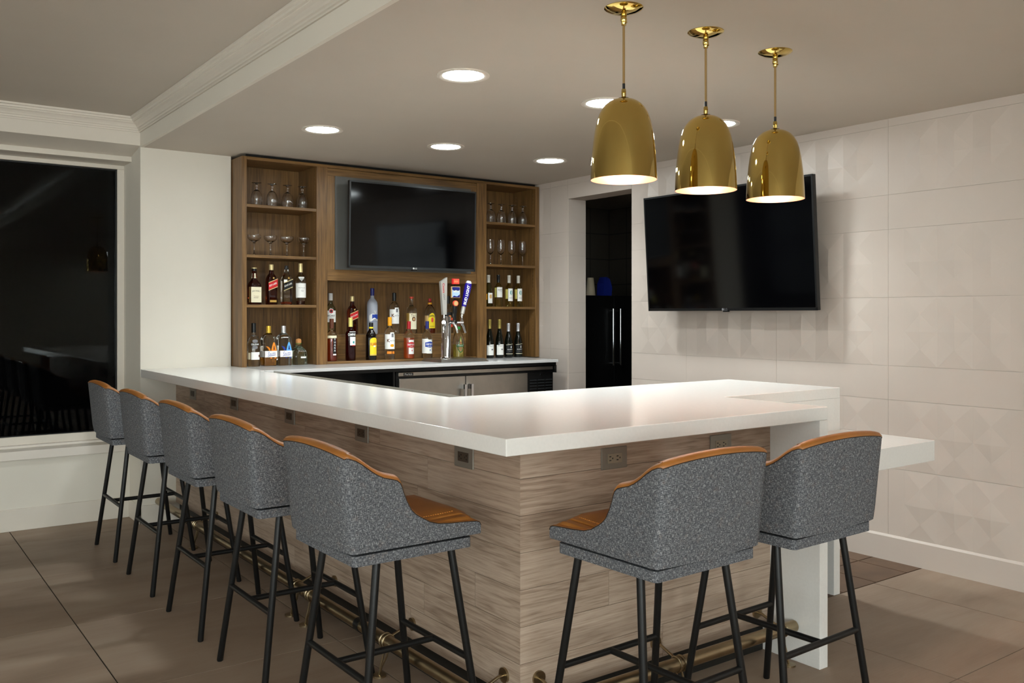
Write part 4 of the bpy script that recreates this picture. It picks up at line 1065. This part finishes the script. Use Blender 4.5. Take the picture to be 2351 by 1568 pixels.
b.cap(capp(0.0165, 0.262, 0.303), 'pale_gold_cap'); b.disc(0.004, 0.196, 0.006, 'gold_foil'); b.sideface(-0.034, 0.0, 0.03, 0.2, 'amaretto_glass', 'side_glass')
b = Bottle('vodka_bottle', 'tall frosted vodka bottle with blue cap, tallest of the niche back row', (3.386, 6.535, ZR), 0.043, [(0, 0.001), (0.041, 0), (0.043, 0.006), (0.043, 0.235), (0.04, 0.258), (0.028, 0.276), (0.017, 0.288), (0.0145, 0.305), (0.014, 0.34), (0, 0.34)], 'frosted_glass', GR)
b.cap(capp(0.016, 0.31, 0.37), 'navy_cap'); b.label(-0.03, 0.05, lambda u: 0.112 + 0.01 * sin(u * 90), lambda u: 0.152 + 0.012 * cos(u * 60), 'white_print', name='printed_label'); b.label(-0.006, 0.05, lambda u: 0.126 + 0.006 * sin(u * 120), 0.158, 'blue_ink', 0.001, name='printed_hills'); b.text('V', 0.02, 0.178, 'white_print', None, 0.026, bold=0.02); b.text('GREY GOOSE', 0.016, 0.1, 'blue_ink', 0.05)
ketel((3.59, 6.54, ZR), 'clear vodka bottle with black cap and white label in the niche back row', 'dark_cap', False, GR)
b = Bottle('vodka_bottle', 'vodka bottle with kraft tan label and orange stopper in the niche back row', (3.752, 6.54, ZR), 0.0435, spirit_prof(0.0435, 0.285, 0.195, 0.0125, 0.238), 'clear_spirit', GR)
b.cap([(0, 0.285), (0.008, 0.286), (0.008, 0.292), (0.0165, 0.293), (0.0165, 0.305), (0, 0.306)], 'red_orange_cap'); b.label(-0.062, 0.048, 0.036, 0.168, 'gold_foil'); b.label(-0.022, 0.049, 0.036, 0.167, 'cream_paper', 0.0009, name='front_label'); b.text('Tito’s', 0.016, 0.15, 'brown_ink', 0.046, 0.022, shear=0.25, off=0.0016); b.disc(0.016, 0.12, 0.018, 'brown_ink', 0.0013); b.disc(0.016, 0.119, 0.010, 'tan_ink', 0.0017)
b = Bottle('whisky_bottle', 'cinnamon whisky bottle with round yellow label and red cap in the niche', (3.93, 6.54, ZR), 0.045, [(0, 0.001), (0.043, 0), (0.045, 0.006), (0.045, 0.165), (0.042, 0.19), (0.033, 0.215), (0.021, 0.232), (0.0145, 0.24), (0.014, 0.27), (0, 0.27)], 'clear_spirit', GR)
b.fill(0.004, 0.062, 'amaretto_glass'); b.cap([(0, 0.243), (0.0175, 0.243), (0.0175, 0.257), (0, 0.257)], 'orange_cap', 'neck_band'); b.cap(capp(0.0125, 0.262, 0.293), 'red_cap')
b.label(-0.06, -0.016, 0.066, 0.148, 'tan_ink', name='back_label'); b.label(-0.018, 0.052, 0.042, lambda u: 0.1 + 0.07 * max(0, 1 - ((u - 0.017) / 0.036) ** 2) ** 0.5, 'yellow_ink', 0.0009); b.text('FIREBALL', 0.017, 0.148, 'black_ink', 0.056, 0.014, arc=14, bold=0.02, off=0.0016); b.text('WHISKY', 0.017, 0.058, 'black_ink', 0.046, 0.008, off=0.0016)
b.disc(0.017, 0.112, 0.012, 'red_orange_cap', 0.0014, ry=0.02)
b = Bottle('rum_bottle', 'spirit bottle with orange and black label behind the beer taps', (4.112, 6.54, ZR), 0.043, spirit_prof(0.043, 0.285, 0.18, 0.0135, 0.245), 'clear_spirit', GR)
b.cap(capp(0.0155, 0.25, 0.315), 'dark_cap'); b.label(-0.05, 0.045, 0.05, 0.17, 'red_orange_cap'); b.label(-0.05, 0.045, 0.13, 0.176, 'black_ink', 0.0009, name='dark_band'); b.disc(0.012, 0.136, 0.014, 'orange_ink', 0.0013)
# right shelf wines
S2 = 1.5145
def wine(name, pos, lab, m, cap, R, H, grp, hock=False):
    if hock: pf = [(0, 0.002), (R * 0.9, 0), (R, 0.008), (R, H * 0.36), (R * 0.93, H * 0.46), (R * 0.76, H * 0.56), (R * 0.55, H * 0.66), (R * 0.4, H * 0.74), (0.0135, H * 0.82), (0.013, H * 0.985), (0, H * 0.985)]
    else: pf = [(0, 0.002), (R * 0.9, 0), (R, 0.008), (R, H * 0.56), (R * 0.94, H * 0.62), (R * 0.7, H * 0.67), (R * 0.46, H * 0.71), (0.0145, H * 0.76), (0.0135, H * 0.985), (0, H * 0.985)]
    b = Bottle('wine_bottle', lab, pos, R, pf, m, grp)
    b.cap([(0, H * 0.76), (0.0152, H * 0.76), (0.0148, H * 0.94), (0.0158, H * 0.945), (0.0152, H), (0, H)], cap, 'capsule')
    return b
HW = 0.27
b = wine('a', (4.435, 6.40, S2), 'wine bottle with white label and gold roundel, first on the right shelf', 'chardonnay_glass', 'grey_foil', 0.037, 0.295 * 0.93, GW, True)
b.label(-0.006, 0.04, 0.03, 0.118, 'white_paper'); b.disc(0.018, 0.088, 0.014, 'tan_ink', ry=0.018); b.label(-0.056, -0.014, 0.06, 0.11, 'orange_cap', name='back_label')
b = wine('a', (4.541, 6.40, S2), 'white wine bottle with bare black neck capsule, second on the right shelf', 'pale_wine', 'dark_cap', 0.0355, 0.278, GW)
b.label(-0.016, 0.042, 0.082, 0.17, 'white_paper'); b.text('MURPHY', 0.016, 0.146, 'black_ink', 0.044, 0.012, off=0.0016); b.text('GOODE', 0.018, 0.132, 'grey_ink', 0.026, off=0.0016); b.label(-0.055, -0.02, 0.082, 0.166, 'yellow_foil', name='back_label')
for k, (x, side) in enumerate(((4.655, 'left'), (4.757, 'right'))):
    b = wine('a', (x, 6.40, S2), 'pale wine bottle with white label and teal roundel, %s one of the pair' % side, 'pale_wine', 'grey_foil', 0.0345, 0.276, GW)
    b.label(-0.01, 0.042, 0.05, 0.16, 'white_paper'); b.disc(0.02, 0.124, 0.015, 'teal_ink', ry=0.018); b.disc(0.02, 0.124, 0.006, 'white_paper', 0.0014, ry=0.015); b.label(-0.054, -0.014, 0.07, 0.154, 'yellow_foil', name='back_label'); b.label(0.0, 0.036, 0.076, 0.079, 'grey_ink', 0.001, name='fine_line')
# right end of the back counter
for k, x in enumerate((4.437, 4.541)):
    b = wine('a', (x, 6.385, Z0), 'tall dark hock wine bottle with gold capsule and white label, %s one' % ('left', 'right')[k], 'dark_wine_glass', 'olive_gold_foil', 0.0362, 0.334, GD, True)
    b.label(-0.028, 0.046, 0.026, lambda u: 0.112 if u < 0.0 else 0.118, 'white_paper'); b.text('Kung Fu', 0.008, 0.104, 'grey_ink', 0.044, shear=0.3, off=0.0016); b.disc(0.022, 0.074, 0.012, 'grey_ink', 0.0011, ry=0.006)
for k, x in enumerate((4.645, 4.751)):
    b = wine('a', (x, 6.395, Z0), 'dark wine bottle with silver capsule and black label, %s one' % ('left', 'right')[k], 'dark_wine_glass', 'silver_cap', 0.0385, 0.3, GD, True)
    b.label(-0.024, 0.045, 0.03, lambda u: 0.112 + 0.12 * u, 'black_ink'); b.label(-0.024, 0.045, 0.03, 0.034, 'cream_paper', 0.001, name='gold_line'); b.label(0.019, 0.026, 0.082, 0.102, 'white_print', 0.001, name='tower_print'); b.text('ROBERT', 0.014, 0.07, 'white_print', 0.05, 0.008, off=0.0016); b.text('RIESLING', 0.02, 0.052, 'grey_ink', 0.034, 0.005, off=0.0016)
    b.label(-0.024, 0.045, lambda u: 0.112 + 0.12 * u, lambda u: 0.1145 + 0.12 * u, 'cream_paper', 0.001, name='gold_line')

# ------------------------------------------------------------------ beer tower
TX, TY = 3.808, 6.085
tw = thing('beer_tower', 'chrome beer tap tower with three tall handles on the back counter', 'beer tap', (TX, TY, 1.07))
dt = MB(); a0, a1, c0, c1 = 3.70, 4.15, 5.985, 6.29
dt.face([(a0, c0, 1.0705), (a1, c0, 1.0705), (a1 - 0.02, c0 + 0.03, 1.094), (a0 + 0.02, c0 + 0.03, 1.094)]); dt.face([(a0, c1, 1.0705), (a0, c0, 1.0705), (a0 + 0.02, c0 + 0.03, 1.094), (a0 + 0.02, c1 - 0.01, 1.094)])
dt.face([(a1, c0, 1.0705), (a1, c1, 1.0705), (a1 - 0.02, c1 - 0.01, 1.094), (a1 - 0.02, c0 + 0.03, 1.094)]); dt.face([(a1, c1, 1.0705), (a0, c1, 1.0705), (a0 + 0.02, c1 - 0.01, 1.094), (a1 - 0.02, c1 - 0.01, 1.094)]); dt.face([(a0 + 0.02, c0 + 0.03, 1.094), (a1 - 0.02, c0 + 0.03, 1.094), (a1 - 0.02, c1 - 0.01, 1.094), (a0 + 0.02, c1 - 0.01, 1.094)])
obj('drip_tray', weld(dt), 'steel', tw)
obj('column', MB().lathe([(0.05, 1.094), (0.05, 1.1), (0.042, 1.106), (0.038, 1.112), (0.038, 1.428), (0.034, 1.434), (0.0, 1.436)], 40, (TX, TY, 0)), 'chrome', tw)
def tap(ang, d, handle):
    """one faucet reaching out of the column in direction ang"""
    dx, dy = cos(ang), sin(ang); z = 1.385
    P = lambda r, s_=0.0, zz=0.0: (TX + dx * r - dy * s_, TY + dy * r + dx * s_, z + zz)
    o = obj('faucet', MB().tube([P(0.034), P(d)], 0.011, 14).tube([P(0.04), P(0.052)], 0.016, 14).tube([P(d - 0.012), P(d + 0.012)], 0.0165, 14).tube([P(d, 0, -0.012), P(d + 0.012, 0, -0.03), P(d + 0.03, 0, -0.085)], [0.013, 0.011, 0.0085], 14).tube([P(d, 0, 0.0), P(d, 0, 0.035)], [0.013, 0.009], 14).tube([P(d, 0, 0.033), P(d, 0, 0.06)], 0.0065, 12), 'chrome', tw)
    return P(d, 0, 0.055), o
# left handle: tapered silver paddle
(hx, hy, hz_), _ = tap(radians(225), 0.075, 0)
hb = MB(); h0, h1 = hz_, hz_ + 0.30
for (w0, z0_), (w1, z1_) in (((0.014, h0), (0.024, h0 + 0.03)),): pass
pts = [(-0.016, h0 + 0.005), (0.016, h0 + 0.005), (0.021, h1), (-0.038, h1 - 0.036)]
hb.prism([(hx + px, pz) for px, pz in pts], hy - 0.014, hy + 0.014)
ho = obj('silver_tap_handle', hb, 'silver_handle', tw, bevel=0.003)
side = lambda u, v: (hx - 0.006 + v * 0.75, hy - 0.0148, 0)
vs, fs, W_, H_ = text_polys('COORS', 1.0, 0.02)
def vtext(s_, cx, cz, ln, ht, m, lean, yy, parent):
    mb = text_mb(s_, lambda u, v: (cx + v + (u) * lean, yy, cz - u), 0, 0, ln, ht, bold=0.02)
    return obj('lettering', mb, m, parent)
vtext('Coors', hx - 0.012, h1 - 0.085, 0.075, 0.02, 'red_ink', 0.05, hy - 0.0149, ho); vtext('LIGHT', hx - 0.007, h1 - 0.155, 0.05, 0.014, 'grey_ink', 0.05, hy - 0.0149, ho)
# middle handle: three stacked signs on a black grip
(mx, my, mz), _ = tap(radians(290), 0.085, 0)
obj('black_tap_handle', MB().lathe([(0.009, 0), (0.013, 0.02), (0.012, 0.06), (0.017, 0.075), (0.019, 0.125), (0.014, 0.13), (0.0, 0.13)], 16, (mx, my, mz - 0.05)), 'black_plastic', tw)
bk = obj('sign_stem', MB().box(mx - 0.008, mx + 0.008, my - 0.004, my + 0.006, mz + 0.07, mz + 0.275), 'black_plastic', tw)
r1 = obj('round_sign', MB().disc((mx, my - 0.018, mz + 0.095), (0, 1, 0), 0.023, 0.014, 24), 'red_orange_cap', tw); obj('ring', MB().disc((mx, my - 0.0186, mz + 0.095), (0, 1, 0), 0.018, 0.0004, 24), 'tan_ink', r1)
sq = obj('square_sign', MB().box(mx - 0.04, mx + 0.04, my - 0.018, my - 0.004, mz + 0.138, mz + 0.228), 'tan_ink', tw, bevel=0.002)
obj('picture', MB().box(mx - 0.036, mx + 0.036, my - 0.019, my - 0.0181, mz + 0.142, mz + 0.224), 'sky_ink', sq)
hl = MB(); ys_ = my - 0.0195
hl.face([(mx - 0.036, ys_, mz + 0.205), (mx - 0.02, ys_, mz + 0.194), (mx, ys_, mz + 0.2), (mx + 0.018, ys_, mz + 0.192), (mx + 0.036, ys_, mz + 0.202), (mx + 0.036, ys_, mz + 0.224), (mx - 0.036, ys_, mz + 0.224)])
hl.face([(mx - 0.036, ys_, mz + 0.142), (mx + 0.036, ys_, mz + 0.142), (mx + 0.036, ys_, mz + 0.168), (mx + 0.01, ys_, mz + 0.15), (mx - 0.02, ys_, mz + 0.156)])
obj('hills', hl, 'navy_cap', sq)
obj('lettering', text_mb('VISTA', lambda u, v: (mx + u, my - 0.0198, mz + 0.188 + v), 0, 0, 0.052, 0.015, bold=0.03), 'cream_paper', sq)
rs = obj('red_sign', MB().box(mx - 0.033, mx + 0.033, my - 0.018, my - 0.004, mz + 0.246, mz + 0.29), 'red_ink', tw, bevel=0.002)
obj('panel', MB().box(mx - 0.022, mx + 0.03, my - 0.0188, my - 0.0181, mz + 0.25, mz + 0.286), 'red_orange_cap', rs)
obj('lettering', text_mb('BEER', lambda u, v: (mx + 0.003 + u, my - 0.0192, mz + 0.268 + v), 0, 0, 0.034, 0.012), 'tan_ink', rs)
# right handle: purple, leaning
(px_, py_, pz_), _ = tap(radians(333), 0.125, 0)
ln = Vector((0.075, 0.0, 0.30)).normalized(); b0 = Vector((px_, py_, pz_))
ax = lambda t_: tuple(b0 + ln * t_)
fer = obj('handle_ferrule', MB().tube([ax(-0.012), ax(0.012), ax(0.014), ax(0.075)], [0.008, 0.01, 0.016, 0.0165], 6), 'silver_handle', tw)
ph = obj('purple_tap_handle', MB().tube([ax(0.072), ax(0.1), ax(0.17), ax(0.235), ax(0.262)], [0.018, 0.0205, 0.0265, 0.029, 0.026], 20), 'purple_handle', tw)
obj('handle_tip', MB().tube([ax(0.262), ax(0.266), ax(0.278), ax(0.284)], [0.024, 0.0235, 0.0215, 0.014], 20), 'white_cap', ph)
pu = Vector((ln.z, 0, -ln.x))
def on_handle(u, v):
    t_ = 0.165 + u; r_ = 0.0022 + (0.0205 + (t_ - 0.1) * 0.0857 if t_ < 0.17 else 0.0265 + (t_ - 0.17) * 0.0385)
    a = v / r_ * 0.9; a += 0.35; c = Vector(ax(t_)); d = Vector((0, -1, 0)) * cos(a) - pu * sin(a)
    return tuple(c + d * r_)
obj('lettering', text_mb('BUD LIGHT', on_handle, 0, 0, 0.16, 0.026, bold=0.03, shear=0.15), 'white_print', ph)

# ------------------------------------------------------------------ dark room beyond the doorway
kl = thing('recessed_light', 'unseen dim round fill light added in the dark room beyond the doorway', 'ceiling light', KITCHEN_FILL)  # added out of view to brighten the dark room
obj('trim_ring', MB().lathe([(0.128, 0.0), (0.118, -0.009), (0.098, 0.0)], 32, KITCHEN_FILL, cap=False), 'trim_paint', kl)
obj('lens', MB().lathe([(0.097, -0.001), (0.097, -0.004), (0.0, -0.004)], 32, KITCHEN_FILL), 'kitchen_fill_lens', kl)
t = thing('refrigerator', 'tall black double-door refrigerator in the dark room beyond the doorway', 'refrigerator', (5.65, 6.4, 0))
obj('body', MB().box(5.25, 6.05, 6.16, 6.6, 0, 1.62), 'black_plastic', t)
for a, b_, hx_ in ((5.25, 5.645, 5.61), (5.655, 6.05, 5.70)):
    d = obj('door', MB().box(a, b_, 6.13, 6.16, 0.05, 1.61), 'black_plastic', t, bevel=0.004)
    obj('handle', MB().tube([(hx_, 6.09, 0.98), (hx_, 6.09, 1.5)], 0.008, 10).tube([(hx_, 6.09, 1.0), (hx_, 6.13, 1.0)], 0.006, 8).tube([(hx_, 6.09, 1.48), (hx_, 6.13, 1.48)], 0.006, 8), 'chrome', d)
tag(obj('paper_cups', MB().lathe([(0.048, 0), (0.03, 0.17), (0, 0.17)], 20, (5.56, 6.35, 1.62)), 'cream_cups', loc=(5.56, 6.35, 1.62)), 'stack of cream paper cups on top of the black refrigerator', 'cups')
tag(obj('blue_cloth', MB().prism([(5.68, 1.62), (5.78, 1.62), (5.79, 1.70), (5.76, 1.78), (5.72, 1.80), (5.69, 1.74)], 6.3, 6.4), 'blue_rubber', loc=(5.73, 6.35, 1.62), bevel=0.01), 'blue cloth bundle on top of the black refrigerator', 'cloth')
t = thing('kitchen_counter', 'dark counter with sink against the far wall beyond the doorway', 'counter', (6.95, 6.6, 0))
obj('cabinet', MB().box(6.7, 7.29, 5.5, 7.9, 0, 0.86), 'dark_base', t)
obj('worktop', MB().box(6.66, 7.295, 5.48, 7.9, 0.86, 0.9), 'steel', t)
obj('faucet', MB().tube([(7.1, 6.5, 0.9), (7.1, 6.5, 1.12), (7.05, 6.5, 1.18), (6.97, 6.5, 1.16), (6.95, 6.5, 1.1)], 0.011, 12), 'chrome', t)
t = thing('wall_shelf', 'dark wall shelf holding a box beyond the doorway', 'shelf', (7.15, 6.8, 1.5))
obj('board', MB().box(6.98, 7.298, 6.1, 7.8, 1.5, 1.53), 'dark_base', t)
obj('bracket', MB().box(7.0, 7.298, 6.3, 6.33, 1.38, 1.5), 'steel', t)
tag(obj('storage_box', MB().box(7.02, 7.28, 6.5, 7.1, 1.531, 1.74), 'dark_base', loc=(7.15, 6.8, 1.53), bevel=0.004), 'dark storage box on the wall shelf beyond the doorway', 'box')
